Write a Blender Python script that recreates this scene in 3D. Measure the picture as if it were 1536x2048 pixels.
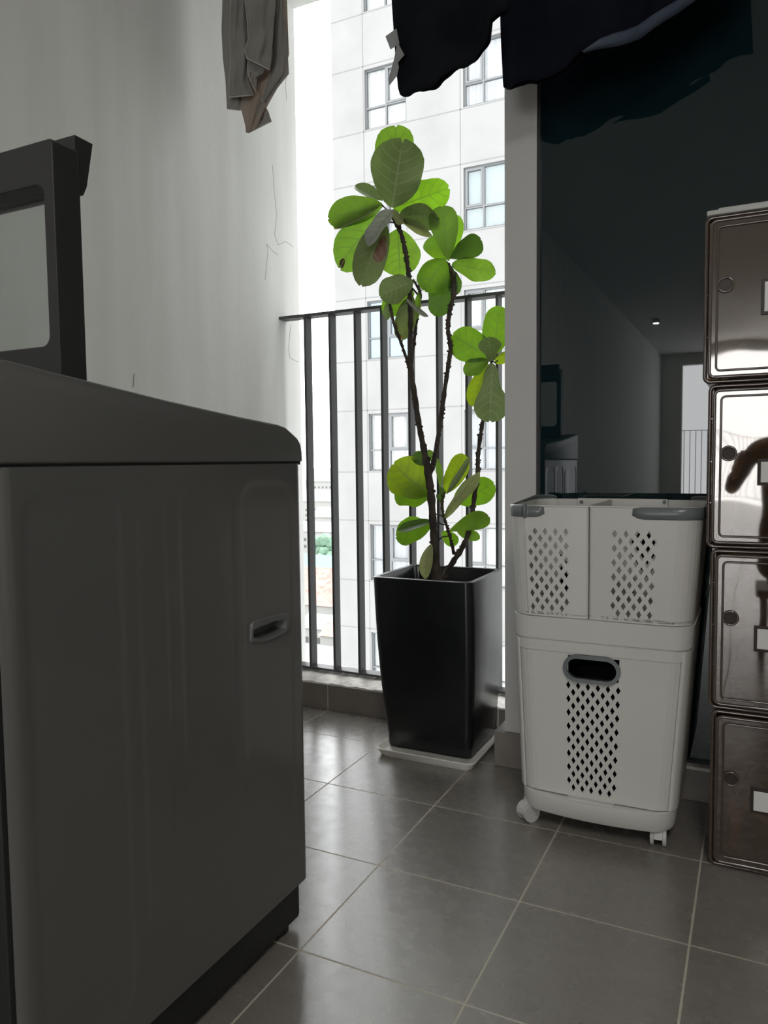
import bpy, bmesh, math, random
from mathutils import Vector, Matrix, Quaternion
random.seed(7)
for o in list(bpy.data.objects): bpy.data.objects.remove(o)
SC = bpy.context.scene
COL = SC.collection
# ------------------------------------------------------------------ camera
T = 0.3                                   # floor tile size in metres
F_PX = 1500.0
YAW, PITCH, ROLL = 0.4609, 0.06664, -0.01147
CAM = Vector((2.29277*T, -3.47042*T, 2.79011*T))
fw0 = Vector((-math.sin(YAW), math.cos(YAW), 0)); rt0 = Vector((math.cos(YAW), math.sin(YAW), 0)); up0 = Vector((0,0,1))
FW = fw0*math.cos(PITCH) - up0*math.sin(PITCH)
u2 = up0*math.cos(PITCH) + fw0*math.sin(PITCH)
RT = rt0*math.cos(ROLL) + u2*math.sin(ROLL)
UP = u2*math.cos(ROLL) - rt0*math.sin(ROLL)
cd = bpy.data.cameras.new('camera'); cam = bpy.data.objects.new('camera', cd); COL.objects.link(cam)
cd.sensor_fit = 'VERTICAL'; cd.sensor_height = 24.0; cd.lens = 24.0*F_PX/2048.0
cd.clip_start = 0.02; cd.clip_end = 3000
m = Matrix.Identity(4)
for i in range(3):
    m[i][0] = RT[i]; m[i][1] = UP[i]; m[i][2] = -FW[i]; m[i][3] = CAM[i]
cam.matrix_world = m
SC.camera = cam
# ------------------------------------------------------------------ exposure and sky
SC.view_settings.view_transform = 'Standard'; SC.view_settings.look = 'None'
SC.view_settings.gamma = 1.0; SC.view_settings.use_curve_mapping = False
SC.view_settings.exposure = 0.10
SKY_FRONT, SKY_BACK = 8.0, 7.0           # overcast sky, brighter towards the side the sun is on
w = bpy.data.worlds.new('overcast_sky'); SC.world = w; w.use_nodes = True
nt = w.node_tree; nt.nodes.clear()
tc = nt.nodes.new('ShaderNodeTexCoord'); sp = nt.nodes.new('ShaderNodeSeparateXYZ')
mr = nt.nodes.new('ShaderNodeMapRange'); bg = nt.nodes.new('ShaderNodeBackground'); wo = nt.nodes.new('ShaderNodeOutputWorld')
nt.links.new(tc.outputs['Generated'], sp.inputs[0]); nt.links.new(sp.outputs['Y'], mr.inputs['Value'])
mr.interpolation_type = 'SMOOTHSTEP'
mr.inputs['From Min'].default_value = -0.1; mr.inputs['From Max'].default_value = 0.6
mr.inputs['To Min'].default_value = SKY_BACK; mr.inputs['To Max'].default_value = SKY_FRONT
bg.inputs['Color'].default_value = (0.97, 0.99, 1.0, 1)
nt.links.new(mr.outputs['Result'], bg.inputs['Strength']); nt.links.new(bg.outputs[0], wo.inputs[0])

def area_portal(name, loc, rot, sx, sy):
    l = bpy.data.lights.new(name, 'AREA'); l.shape = 'RECTANGLE'; l.size = sx; l.size_y = sy; l.cycles.is_portal = True
    o = bpy.data.objects.new(name, l); COL.objects.link(o); o.location = loc; o.rotation_euler = rot
    return o
area_portal('balcony_portal', (-0.36, 1.34, 1.3), (math.radians(-90),0,0), 1.1, 2.5)
area_portal('far_portal', (0.95, -11.05, 1.3), (math.radians(90),0,0), 3.0, 2.5)

FILL_POWER, SPOT_POWER = 14.5, 30.0       # emission of the added fill panel and of the ceiling spotlight

# ------------------------------------------------------------------ modelling helpers
def ray(px, py): return RT*((px-768)/F_PX) + UP*((1024-py)/F_PX) + FW
def PX(px, py, axis, val):                # point of the pixel's sight line on the plane axis = val
    d = ray(px, py); return CAM + d*((val-CAM[axis])/d[axis])

def mesh_obj(name, verts, faces, mat, parent=None, smooth=False, recalc=True, uvs=None):
    me = bpy.data.meshes.new(name); me.from_pydata([tuple(v) for v in verts], [], faces); me.update()
    if recalc:
        b = bmesh.new(); b.from_mesh(me); bmesh.ops.recalc_face_normals(b, faces=b.faces); b.to_mesh(me); b.free()
    if uvs:
        ul = me.uv_layers.new(name='UVMap')
        for l in me.loops: ul.data[l.index].uv = uvs[l.vertex_index]
    o = bpy.data.objects.new(name, me); COL.objects.link(o)
    for mm in (mat if isinstance(mat, (list, tuple)) else [mat]): me.materials.append(mm)
    if smooth:
        for p in me.polygons: p.use_smooth = True
    if parent is not None: o.parent = parent
    return o

class MB:
    """collects shapes and links them as one mesh"""
    def __init__(s): s.v = []; s.f = []; s.mi = []
    def add(s, vs, fs, mi=0):
        n = len(s.v); s.v += [Vector(v) for v in vs]; s.f += [tuple(i+n for i in f) for f in fs]; s.mi += [mi]*len(fs)
        return s
    def box(s, a, b, mi=0):
        x0,y0,z0 = a; x1,y1,z1 = b
        return s.add([(x0,y0,z0),(x1,y0,z0),(x1,y1,z0),(x0,y1,z0),(x0,y0,z1),(x1,y0,z1),(x1,y1,z1),(x0,y1,z1)],
            [(0,3,2,1),(4,5,6,7),(0,1,5,4),(1,2,6,5),(2,3,7,6),(3,0,4,7)], mi)
    def bbox(s, a, b, r=0.004, seg=2, mi=0):
        bm = bmesh.new(); bmesh.ops.create_cube(bm, size=1)
        for v in bm.verts:
            for k in range(3): v.co[k] = a[k] if v.co[k] < 0 else b[k]
        bmesh.ops.bevel(bm, geom=bm.edges[:], offset=r, segments=seg, profile=0.5, affect='EDGES')
        bm.verts.index_update(); s.add([v.co.copy() for v in bm.verts], [tuple(v.index for v in f.verts) for f in bm.faces], mi); bm.free(); return s
    def tube(s, pts, rad, seg=10, closed=False, mi=0, caps=True):
        pts = [Vector(p) for p in pts]; n = len(pts)
        if not hasattr(rad, '__len__'): rad = [rad]*n
        vs = []; fs = []; ref = None
        for i, p in enumerate(pts):
            a = pts[(i-1) % n] if (closed or i > 0) else p; b = pts[(i+1) % n] if (closed or i < n-1) else p
            t = (b-a).normalized()
            if ref is None:
                ref = t.cross(Vector((0,0,1)))
                if ref.length < 0.1: ref = t.cross(Vector((0,1,0)))
                ref.normalize()
            ref = (ref - t*ref.dot(t)).normalized(); bn = t.cross(ref)
            for k in range(seg):
                an = 2*math.pi*k/seg; vs.append(p + (ref*math.cos(an)+bn*math.sin(an))*rad[i])
        for i in range(n if closed else n-1):
            j = (i+1) % n
            for k in range(seg): fs.append((i*seg+k, i*seg+(k+1)%seg, j*seg+(k+1)%seg, j*seg+k))
        if not closed and caps:
            fs.append(tuple(range(seg))[::-1]); fs.append(tuple((n-1)*seg+k for k in range(seg)))
        return s.add(vs, fs, mi)
    def cyl(s, p, q, r, seg=24, mi=0): return s.tube([p, q], r, seg, mi=mi)
    def prism(s, outline, lo, hi, axis=0, mi=0):
        """outline: list of 2D points in the two other axes, extruded along axis"""
        def mk(c, h):
            l = [c[0], c[1]]; l.insert(axis, h); return tuple(l)
        n = len(outline); vs = [mk(c, lo) for c in outline] + [mk(c, hi) for c in outline]
        fs = [tuple(range(n))[::-1], tuple(range(n, 2*n))] + [(i, (i+1)%n, n+(i+1)%n, n+i) for i in range(n)]
        return s.add(vs, fs, mi)
    def build(s, name, mat, parent=None, smooth=False, angle=None):
        o = mesh_obj(name, s.v, s.f, mat, parent, smooth)
        if any(s.mi):
            for p, k in zip(o.data.polygons, s.mi): p.material_index = k
        if angle is not None:
            for p in o.data.polygons: p.use_smooth = True
            o.data.set_sharp_from_angle(angle=math.radians(angle))
        return o

def thing(name, label, cat, loc=(0,0,0), group=None):
    o = bpy.data.objects.new(name, None); COL.objects.link(o); o.location = loc; o.empty_display_size = 0.05
    o['label'] = label; o['category'] = cat
    if group: o['group'] = group
    return o
def tag(o, label, cat, group=None, kind=None):
    o['label'] = label; o['category'] = cat
    if group: o['group'] = group
    if kind: o['kind'] = kind
    return o
def struct(o): o['kind'] = 'structure'; return o
def rebase(root):
    """children were modelled in world space: keep them there under an empty that sits at the thing's base"""
    for c in root.children: c.location = Vector(c.location) - Vector(root.location)

# ------------------------------------------------------------------ materials
def mat(name, color, rough=0.5, metal=0.0, ior=1.5, noise=None, bump=None, spec=0.5, coat=0.0, trans=0.0):
    mm = bpy.data.materials.new(name); mm.use_nodes = True; n = mm.node_tree; p = n.nodes['Principled BSDF']
    p.inputs['Base Color'].default_value = (*color, 1); p.inputs['Roughness'].default_value = rough
    p.inputs['Metallic'].default_value = metal; p.inputs['IOR'].default_value = ior
    p.inputs['Specular IOR Level'].default_value = spec; p.inputs['Coat Weight'].default_value = coat; p.inputs['Coat Roughness'].default_value = 0.05
    p.inputs['Transmission Weight'].default_value = trans
    tcn = n.nodes.new('ShaderNodeTexCoord')
    if noise:                                   # (scale, other colour, contrast lo, hi, stretch)
        mp = n.nodes.new('ShaderNodeMapping'); nz = n.nodes.new('ShaderNodeTexNoise'); cr = n.nodes.new('ShaderNodeValToRGB')
        mp.inputs['Scale'].default_value = noise[4] if len(noise) > 4 else (1,1,1)
        n.links.new(tcn.outputs['Object'], mp.inputs[0]); n.links.new(mp.outputs[0], nz.inputs['Vector'])
        nz.inputs['Scale'].default_value = noise[0]; nz.inputs['Detail'].default_value = 5
        cr.color_ramp.elements[0].position = noise[2]; cr.color_ramp.elements[1].position = noise[3]
        cr.color_ramp.elements[0].color = (*color, 1); cr.color_ramp.elements[1].color = (*noise[1], 1)
        n.links.new(nz.outputs['Fac'], cr.inputs[0]); n.links.new(cr.outputs[0], p.inputs['Base Color'])
    if bump:                                    # (scale, strength, distance)
        nb = n.nodes.new('ShaderNodeTexNoise'); bp = n.nodes.new('ShaderNodeBump'); mp2 = n.nodes.new('ShaderNodeMapping')
        mp2.inputs['Scale'].default_value = bump[3] if len(bump) > 3 else (1,1,1)
        n.links.new(tcn.outputs['Object'], mp2.inputs[0]); n.links.new(mp2.outputs[0], nb.inputs['Vector'])
        nb.inputs['Scale'].default_value = bump[0]; nb.inputs['Detail'].default_value = 4
        bp.inputs['Strength'].default_value = bump[1]; bp.inputs['Distance'].default_value = bump[2]
        n.links.new(nb.outputs['Fac'], bp.inputs['Height']); n.links.new(bp.outputs[0], p.inputs['Normal'])
    return mm
def math_node(n, op, a, b=None, c=None):
    x = n.nodes.new('ShaderNodeMath'); x.operation = op
    for i, v in enumerate((a, b, c)):
        if v is None: continue
        if isinstance(v, (int, float)): x.inputs[i].default_value = v
        else: n.links.new(v, x.inputs[i])
    return x.outputs[0]

def tile_material():
    mm = bpy.data.materials.new('floor_tile'); mm.use_nodes = True; n = mm.node_tree; p = n.nodes['Principled BSDF']
    g = n.nodes.new('ShaderNodeNewGeometry'); s = n.nodes.new('ShaderNodeSeparateXYZ'); n.links.new(g.outputs['Position'], s.inputs[0])
    d = []; ids = []
    for k in (0, 1):
        q = math_node(n, 'DIVIDE', s.outputs[k], T); fr = math_node(n, 'FRACT', math_node(n, 'ADD', q, 100.0))
        d.append(math_node(n, 'MINIMUM', fr, math_node(n, 'SUBTRACT', 1.0, fr))); ids.append(math_node(n, 'FLOOR', math_node(n, 'ADD', q, 100.0)))
    gap = math_node(n, 'LESS_THAN', math_node(n, 'MINIMUM', d[0], d[1]), 0.0062)
    cb = n.nodes.new('ShaderNodeCombineXYZ'); n.links.new(ids[0], cb.inputs[0]); n.links.new(ids[1], cb.inputs[1])
    wn = n.nodes.new('ShaderNodeTexWhiteNoise'); wn.noise_dimensions = '3D'; n.links.new(cb.outputs[0], wn.inputs['Vector'])
    nz = n.nodes.new('ShaderNodeTexNoise'); nz.inputs['Scale'].default_value = 5; nz.inputs['Detail'].default_value = 6; nz.inputs['Roughness'].default_value = 0.55
    mp = n.nodes.new('ShaderNodeMapping'); mp.inputs['Scale'].default_value = (0.8, 5.0, 1); n.links.new(g.outputs['Position'], mp.inputs[0]); n.links.new(mp.outputs[0], nz.inputs['Vector'])
    cr = n.nodes.new('ShaderNodeValToRGB'); n.links.new(nz.outputs['Fac'], cr.inputs[0])
    cr.color_ramp.elements[0].position = 0.3; cr.color_ramp.elements[0].color = (0.205, 0.188, 0.168, 1)
    cr.color_ramp.elements[1].position = 0.72; cr.color_ramp.elements[1].color = (0.232, 0.213, 0.192, 1)
    hv = n.nodes.new('ShaderNodeHueSaturation'); n.links.new(cr.outputs[0], hv.inputs['Color']); n.links.new(math_node(n, 'MULTIPLY_ADD', wn.outputs['Value'], 0.12, 0.94), hv.inputs['Value'])
    mx = n.nodes.new('ShaderNodeMix'); mx.data_type = 'RGBA'; n.links.new(gap, mx.inputs[0]); n.links.new(hv.outputs[0], mx.inputs[6]); mx.inputs[7].default_value = (0.50, 0.46, 0.38, 1)
    n.links.new(mx.outputs[2], p.inputs['Base Color'])
    nz2 = n.nodes.new('ShaderNodeTexNoise'); nz2.inputs['Scale'].default_value = 30; n.links.new(g.outputs['Position'], nz2.inputs['Vector'])
    r = math_node(n, 'MULTIPLY_ADD', nz2.outputs['Fac'], 0.10, 0.22)
    n.links.new(math_node(n, 'MAXIMUM', r, math_node(n, 'MULTIPLY', gap, 0.9)), p.inputs['Roughness'])
    p.inputs['IOR'].default_value = 1.95
    bp = n.nodes.new('ShaderNodeBump'); bp.inputs['Strength'].default_value = 0.5; bp.inputs['Distance'].default_value = 0.002; bp.invert = True
    n.links.new(gap, bp.inputs['Height']); n.links.new(bp.outputs[0], p.inputs['Normal'])
    return mm

def plaster_material():
    """white painted plaster with hairline cracks and vertical streaks of its own"""
    mm = mat('painted_plaster', (0.74,0.74,0.715), 0.75); n = mm.node_tree; p = n.nodes['Principled BSDF']
    g = n.nodes.new('ShaderNodeNewGeometry')
    mp = n.nodes.new('ShaderNodeMapping'); mp.inputs['Scale'].default_value = (9, 9, 0.9); n.links.new(g.outputs['Position'], mp.inputs[0])
    nz = n.nodes.new('ShaderNodeTexNoise'); nz.inputs['Scale'].default_value = 1.2; nz.inputs['Detail'].default_value = 6; n.links.new(mp.outputs[0], nz.inputs['Vector'])
    cr = n.nodes.new('ShaderNodeValToRGB'); n.links.new(nz.outputs['Fac'], cr.inputs[0])
    cr.color_ramp.elements[0].position = 0.35; cr.color_ramp.elements[0].color = (0.76,0.76,0.735,1)
    cr.color_ramp.elements[1].position = 0.62; cr.color_ramp.elements[1].color = (0.82,0.82,0.80,1)
    n.links.new(cr.outputs[0], p.inputs['Base Color'])
    vo = n.nodes.new('ShaderNodeTexNoise'); vo.inputs['Scale'].default_value = 55; vo.inputs['Detail'].default_value = 5; n.links.new(g.outputs['Position'], vo.inputs['Vector'])
    bp = n.nodes.new('ShaderNodeBump'); bp.inputs['Strength'].default_value = 0.25; bp.inputs['Distance'].default_value = 0.003
    n.links.new(vo.outputs['Fac'], bp.inputs['Height']); n.links.new(bp.outputs[0], p.inputs['Normal'])
    return mm

M = {}
M['tile'] = tile_material()
M['plaster'] = plaster_material()
M['room_wall'] = mat('room_wall_paint', (0.74,0.73,0.70), 0.8, noise=(3,(0.70,0.69,0.66),.3,.7))
M['ceiling'] = mat('ceiling_paint', (0.72,0.72,0.70), 0.8, noise=(2,(0.68,0.68,0.66),.3,.7))
M['pillar'] = mat('pillar_paint', (0.56,0.55,0.53), 0.6, noise=(4,(0.53,0.52,0.50),.3,.7), bump=(60,.1,.002))
M['skirt_tile'] = mat('skirting_tile', (0.19,0.168,0.152), 0.3, noise=(14,(0.235,0.21,0.19),.3,.7))
M['mortar'] = mat('white_mortar', (0.80,0.78,0.73), 0.85, noise=(22,(0.45,0.42,0.37),.45,.75), bump=(70,.6,.006))
M['rail'] = mat('rail_paint', (0.05,0.052,0.054), 0.5, noise=(40,(0.062,0.062,0.062),.3,.7))
M['dark_glass'] = mat('dark_teal_glass', (0.004,0.014,0.017), 0.012, ior=1.66)
M['glass_frame'] = mat('glass_edge_seal', (0.02,0.02,0.022), 0.5)
M['pot'] = mat('black_glazed_fibre', (0.006,0.007,0.009), 0.24, ior=1.55, noise=(30,(0.011,0.012,0.014),.3,.7))
M['pot_rim'] = mat('grey_pot_rim', (0.035,0.036,0.036), 0.35)  # rim top, a lighter grey than the pot body
M['soil'] = mat('potting_soil', (0.02,0.014,0.01), 0.95, noise=(50,(0.045,0.032,0.022),.4,.7), bump=(90,1,.01))
M['saucer'] = mat('white_saucer_plastic', (0.84,0.82,0.77), 0.45, noise=(18,(0.70,0.67,0.60),.45,.8))
M['bark'] = mat('fig_bark', (0.035,0.026,0.020), 0.85, noise=(60,(0.085,0.065,0.05),.4,.7,(1,1,.3)), bump=(140,1,.004,(1,1,.4)))
M['washer'] = mat('washer_enamel', (0.115,0.115,0.11), 0.30, noise=(5,(0.109,0.109,0.104),.3,.7), coat=.3)
M['washer_top'] = mat('washer_top_plastic', (0.115,0.115,0.11), 0.38, noise=(5,(0.109,0.109,0.104),.3,.7))
M['washer_dark'] = mat('dark_plinth_plastic', (0.012,0.013,0.014), 0.5)
M['lid_plastic'] = mat('lid_grey_plastic', (0.028,0.028,0.027), 0.45, noise=(9,(0.024,0.024,0.023),.3,.7))
M['handle_grey'] = mat('washer_handle_plastic', (0.135,0.137,0.137), 0.42)
M['basket'] = mat('basket_white_plastic', (0.64,0.635,0.60), 0.36, noise=(7,(0.62,0.615,0.58),.3,.7))
M['basket_grey'] = mat('basket_grey_plastic', (0.14,0.155,0.165), 0.28, noise=(9,(0.18,0.195,0.2),.3,.7))
M['caster'] = mat('caster_plastic', (0.62,0.62,0.60), 0.4, noise=(9,(0.5,0.5,0.48),.3,.8))
M['cap_white'] = mat('cap_white_plastic', (0.52,0.52,0.50), 0.4)
M['brown_rim'] = mat('brown_clear_rim', (0.060,0.038,0.028), 0.07, ior=1.9, noise=(12,(0.085,0.056,0.042),.3,.7))
M['hole_brown'] = mat('finger_hole_brown', (0.030,0.020,0.014), 0.5)
M['label_white'] = mat('label_white', (0.8,0.8,0.78), 0.5)
M['ink'] = mat('label_ink', (0.01,0.01,0.012), 0.5)
def smoked(name, tint, refl_ior, body, bodymix):
    mm = bpy.data.materials.new(name); mm.use_nodes = True; n = mm.node_tree; n.nodes.clear()
    out = n.nodes.new('ShaderNodeOutputMaterial'); tr = n.nodes.new('ShaderNodeBsdfTransparent'); tr.inputs[0].default_value = (*tint, 1)
    df = n.nodes.new('ShaderNodeBsdfDiffuse'); df.inputs[0].default_value = (*body, 1)
    gl = n.nodes.new('ShaderNodeBsdfGlossy'); gl.inputs['Roughness'].default_value = 0.03
    fr = n.nodes.new('ShaderNodeFresnel'); ge = n.nodes.new('ShaderNodeNewGeometry'); n.links.new(math_node(n, 'MULTIPLY_ADD', ge.outputs['Backfacing'], 1/refl_ior-refl_ior, refl_ior), fr.inputs['IOR'])
    tcn = n.nodes.new('ShaderNodeTexCoord'); nz = n.nodes.new('ShaderNodeTexNoise'); nz.inputs['Scale'].default_value = 5; nz.inputs['Detail'].default_value = 1
    bp = n.nodes.new('ShaderNodeBump'); bp.inputs['Strength'].default_value = 0.10; bp.inputs['Distance'].default_value = 0.02
    n.links.new(tcn.outputs['Object'], nz.inputs['Vector']); n.links.new(nz.outputs['Fac'], bp.inputs['Height']); n.links.new(bp.outputs[0], gl.inputs['Normal'])
    m1 = n.nodes.new('ShaderNodeMixShader'); m1.inputs[0].default_value = bodymix; m2 = n.nodes.new('ShaderNodeMixShader')
    n.links.new(tr.outputs[0], m1.inputs[1]); n.links.new(df.outputs[0], m1.inputs[2])
    n.links.new(fr.outputs[0], m2.inputs[0]); n.links.new(m1.outputs[0], m2.inputs[1]); n.links.new(gl.outputs[0], m2.inputs[2])
    n.links.new(m2.outputs[0], out.inputs[0]); return mm
M['smoked_door'] = smoked('smoked_brown_door', (0.66,0.54,0.43), 2.25, (0.20,0.13,0.08), 0.16)
M['smoked_body'] = smoked('smoked_brown_body', (0.76,0.66,0.56), 1.5, (0.22,0.15,0.095), 0.3)
M['lid_glass'] = smoked('lid_window_glass', (0.86,0.88,0.87), 1.45, (0.5,0.52,0.5), 0.05)

def fabric(name, a, b, scale=400, trans=0.0, rough=0.95):
    mm = mat(name, a, rough, noise=(scale*.03, b, .35, .7), bump=(scale, .5, .001)); p = mm.node_tree.nodes['Principled BSDF']
    p.inputs['Sheen Weight'].default_value = 0.0; p.inputs['Specular IOR Level'].default_value = 0.1
    if trans:
        n = mm.node_tree; t = n.nodes.new('ShaderNodeBsdfTranslucent'); t.inputs[0].default_value = (*[min(1,c*1.1) for c in a], 1)
        mx = n.nodes.new('ShaderNodeMixShader'); mx.inputs[0].default_value = trans
        out = n.nodes['Material Output']; n.links.new(p.outputs[0], mx.inputs[1]); n.links.new(t.outputs[0], mx.inputs[2]); n.links.new(mx.outputs[0], out.inputs[0])
    return mm
M['beige'] = fabric('beige_cotton', (0.33,0.31,0.285), (0.27,0.255,0.235), 500, .18)
M['beige_in'] = fabric('beige_cotton_lining', (0.44,0.37,0.31), (0.38,0.32,0.27), 500, .3)
M['beige_seam'] = fabric('pale_seam_piping', (0.62,0.58,0.54), (0.56,0.52,0.48), 700, .2)
M['black_cloth'] = fabric('black_cotton', (0.006,0.007,0.010), (0.012,0.013,0.017), 300)
M['navy_cloth'] = fabric('navy_jersey', (0.004,0.005,0.009), (0.008,0.009,0.015), 300)
M['mesh_cloth'] = fabric('blue_grey_net', (0.14,0.16,0.21), (0.06,0.075,0.11), 260, .25)
M['tag_cloth'] = fabric('care_tag_satin', (0.42,0.42,0.42), (0.36,0.36,0.36), 300, .3)
M['steel'] = mat('brushed_steel', (0.5,0.5,0.5), 0.3, metal=1.0)

def leaf_material(name, top, thru, vein, k=0.5, patch=None, rough=0.42):
    mm = bpy.data.materials.new(name); mm.use_nodes = True; n = mm.node_tree; p = n.nodes['Principled BSDF']
    uv = n.nodes.new('ShaderNodeUVMap'); s = n.nodes.new('ShaderNodeSeparateXYZ'); n.links.new(uv.outputs[0], s.inputs[0])
    au = math_node(n, 'ABSOLUTE', math_node(n, 'MULTIPLY_ADD', s.outputs[0], 2.0, -1.0)); v = s.outputs[1]
    mid = math_node(n, 'LESS_THAN', au, math_node(n, 'MULTIPLY_ADD', v, -0.03, 0.055))
    ph = math_node(n, 'MULTIPLY', math_node(n, 'SUBTRACT', v, math_node(n, 'MULTIPLY', math_node(n, 'POWER', au, 1.3), 0.22)), 6.5)
    fr = math_node(n, 'FRACT', math_node(n, 'ADD', ph, 4.3)); dd = math_node(n, 'ABSOLUTE', math_node(n, 'SUBTRACT', fr, 0.5))
    lat = math_node(n, 'MULTIPLY', math_node(n, 'LESS_THAN', dd, math_node(n, 'MULTIPLY_ADD', au, -0.05, 0.085)), 0.7)
    tcn = n.nodes.new('ShaderNodeTexCoord'); vo = n.nodes.new('ShaderNodeTexVoronoi'); vo.feature = 'DISTANCE_TO_EDGE'; vo.inputs['Scale'].default_value = 130; n.links.new(tcn.outputs['Object'], vo.inputs['Vector'])
    fine = math_node(n, 'MULTIPLY', math_node(n, 'LESS_THAN', vo.outputs['Distance'], 0.05), 0.16)
    vf = math_node(n, 'MAXIMUM', math_node(n, 'MAXIMUM', math_node(n, 'MULTIPLY', mid, 0.9), lat), fine)
    nz = n.nodes.new('ShaderNodeTexNoise'); nz.inputs['Scale'].default_value = 25; nz.inputs['Detail'].default_value = 4; n.links.new(tcn.outputs['Object'], nz.inputs['Vector'])
    def col(c):
        cr = n.nodes.new('ShaderNodeValToRGB'); n.links.new(nz.outputs['Fac'], cr.inputs[0]); cr.color_ramp.elements[0].position = .3; cr.color_ramp.elements[1].position = .75
        cr.color_ramp.elements[0].color = (*[x*.86 for x in c], 1); cr.color_ramp.elements[1].color = (*[x*1.12 for x in c], 1)
        o = cr.outputs[0]
        if patch:
            nq = n.nodes.new('ShaderNodeTexNoise'); nq.inputs['Scale'].default_value = 14; n.links.new(tcn.outputs['Object'], nq.inputs['Vector'])
            pu = math_node(n, 'SUBTRACT', s.outputs[0], patch[0]); pv = math_node(n, 'SUBTRACT', v, patch[1])
            rr = math_node(n, 'SQRT', math_node(n, 'ADD', math_node(n, 'MULTIPLY', pu, pu), math_node(n, 'MULTIPLY', pv, pv)))
            msk = math_node(n, 'LESS_THAN', math_node(n, 'MULTIPLY_ADD', nq.outputs['Fac'], 0.25, rr), patch[2]+0.125)
            mq = n.nodes.new('ShaderNodeMix'); mq.data_type = 'RGBA'; n.links.new(msk, mq.inputs[0]); n.links.new(o, mq.inputs[6]); mq.inputs[7].default_value = (*patch[3], 1); o = mq.outputs[2]
        return o
    def mixv(c, vc, f):
        mq = n.nodes.new('ShaderNodeMix'); mq.data_type = 'RGBA'; n.links.new(math_node(n, 'MULTIPLY', vf, f), mq.inputs[0]); n.links.new(c, mq.inputs[6]); mq.inputs[7].default_value = (*vc, 1); return mq.outputs[2]
    n.links.new(mixv(col(top), vein, .75), p.inputs['Base Color']); p.inputs['Roughness'].default_value = rough; p.inputs['IOR'].default_value = 1.4
    t = n.nodes.new('ShaderNodeBsdfTranslucent'); n.links.new(mixv(col(thru), tuple(x*.4 for x in thru), .8), t.inputs[0])
    bp = n.nodes.new('ShaderNodeBump'); bp.inputs['Strength'].default_value = 0.4; bp.inputs['Distance'].default_value = 0.0015; n.links.new(vf, bp.inputs['Height']); n.links.new(bp.outputs[0], p.inputs['Normal'])
    mx = n.nodes.new('ShaderNodeMixShader'); mx.inputs[0].default_value = k
    out = n.nodes['Material Output']; n.links.new(p.outputs[0], mx.inputs[1]); n.links.new(t.outputs[0], mx.inputs[2]); n.links.new(mx.outputs[0], out.inputs[0])
    return mm
GV = (0.30,0.40,0.16)
M['leaf_b'] = leaf_material('leaf_young_green', (0.11,0.20,0.02), (0.17,0.36,0.012), GV, .62)
M['leaf_m'] = leaf_material('leaf_mid_green', (0.11,0.19,0.03), (0.17,0.33,0.02), GV, .5)
M['leaf_d'] = leaf_material('leaf_dull_green', (0.20,0.26,0.10), (0.12,0.20,0.035), (0.46,0.52,0.30), .3)
M['leaf_k'] = leaf_material('leaf_deep_green', (0.06,0.12,0.02), (0.09,0.2,0.015), (0.16,0.24,0.08), .35)
M['leaf_y'] = leaf_material('leaf_yellowing', (0.18,0.23,0.02), (0.28,0.41,0.012), GV, .62)
M['leaf_p'] = leaf_material('leaf_pale_dry', (0.30,0.31,0.17), (0.34,0.38,0.12), (0.2,0.24,0.12), .4)
M['leaf_s'] = leaf_material('leaf_silvery_underside', (0.42,0.44,0.38), (0.2,0.22,0.14), (0.2,0.24,0.16), .25, rough=.3)
M['leaf_brown'] = leaf_material('leaf_with_brown_patch', (0.19,0.24,0.10), (0.10,0.15,0.03), (0.36,0.42,0.22), .3, patch=(0.72,0.42,0.22,(0.14,0.06,0.045)))
M['leaf_tipburn'] = leaf_material('leaf_with_burnt_tip', (0.10,0.19,0.03), (0.2,0.40,0.03), GV, .5, patch=(0.5,1.02,0.15,(0.035,0.018,0.012)))
M['leaf_orange'] = leaf_material('leaf_with_orange_tip', (0.14,0.18,0.06), (0.16,0.22,0.05), GV, .35, patch=(0.5,1.05,0.16,(0.34,0.16,0.03)))
M['concrete'] = mat('facade_panel', (0.103,0.103,0.101), 0.7, noise=(.9,(0.090,0.090,0.088),.42,.7), bump=(5,.2,.01))
M['joint'] = mat('facade_joint', (0.08,0.08,0.078), 0.9)
M['win_frame'] = mat('aluminium_window_frame', (0.045,0.048,0.05), 0.4)
M['curtain'] = mat('white_curtain', (0.26,0.26,0.245), 0.9)
M['curtain_sheer'] = mat('lilac_grey_curtain', (0.17,0.175,0.19), 0.9)
M['blind'] = mat('pale_blue_blind', (0.085,0.118,0.126), 0.7)
M['blue_glass'] = mat('blue_window_glass', (0.05,0.075,0.09), 0.08, ior=1.8)
M['room_dark'] = mat('room_interior_dim', (0.10,0.10,0.10), 0.9)
M['pane'] = smoked('window_pane_clear', (0.95,0.96,0.96), 1.5, (0.2,0.22,0.23), 0.06)
M['ground'] = mat('city_ground', (0.17,0.17,0.16), 0.95, noise=(.02,(0.13,0.15,0.12),.4,.6))
M['red_roof'] = mat('red_tile_roof', (0.22,0.085,0.07), 0.8, noise=(.8,(0.28,0.16,0.14),.3,.7))
M['blue_roof'] = mat('blue_metal_roof', (0.07,0.19,0.25), 0.6)
M['green_roof'] = mat('pale_green_roof', (0.16,0.22,0.19), 0.7)
M['grey_roof'] = mat('grey_sheet_roof', (0.13,0.135,0.14), 0.7)
M['yellow_roof'] = mat('cream_terrace_roof', (0.25,0.24,0.16), 0.7)
M['house_wall'] = mat('house_render', (0.19,0.19,0.18), 0.9)
M['tree'] = mat('distant_foliage', (0.07,0.13,0.09), 0.9, noise=(.5,(0.11,0.17,0.12),.35,.7))
M['trunk'] = mat('distant_trunk', (0.10,0.08,0.06), 0.9)
M['skin'] = mat('skin', (0.45,0.28,0.2), 0.5)
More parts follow.
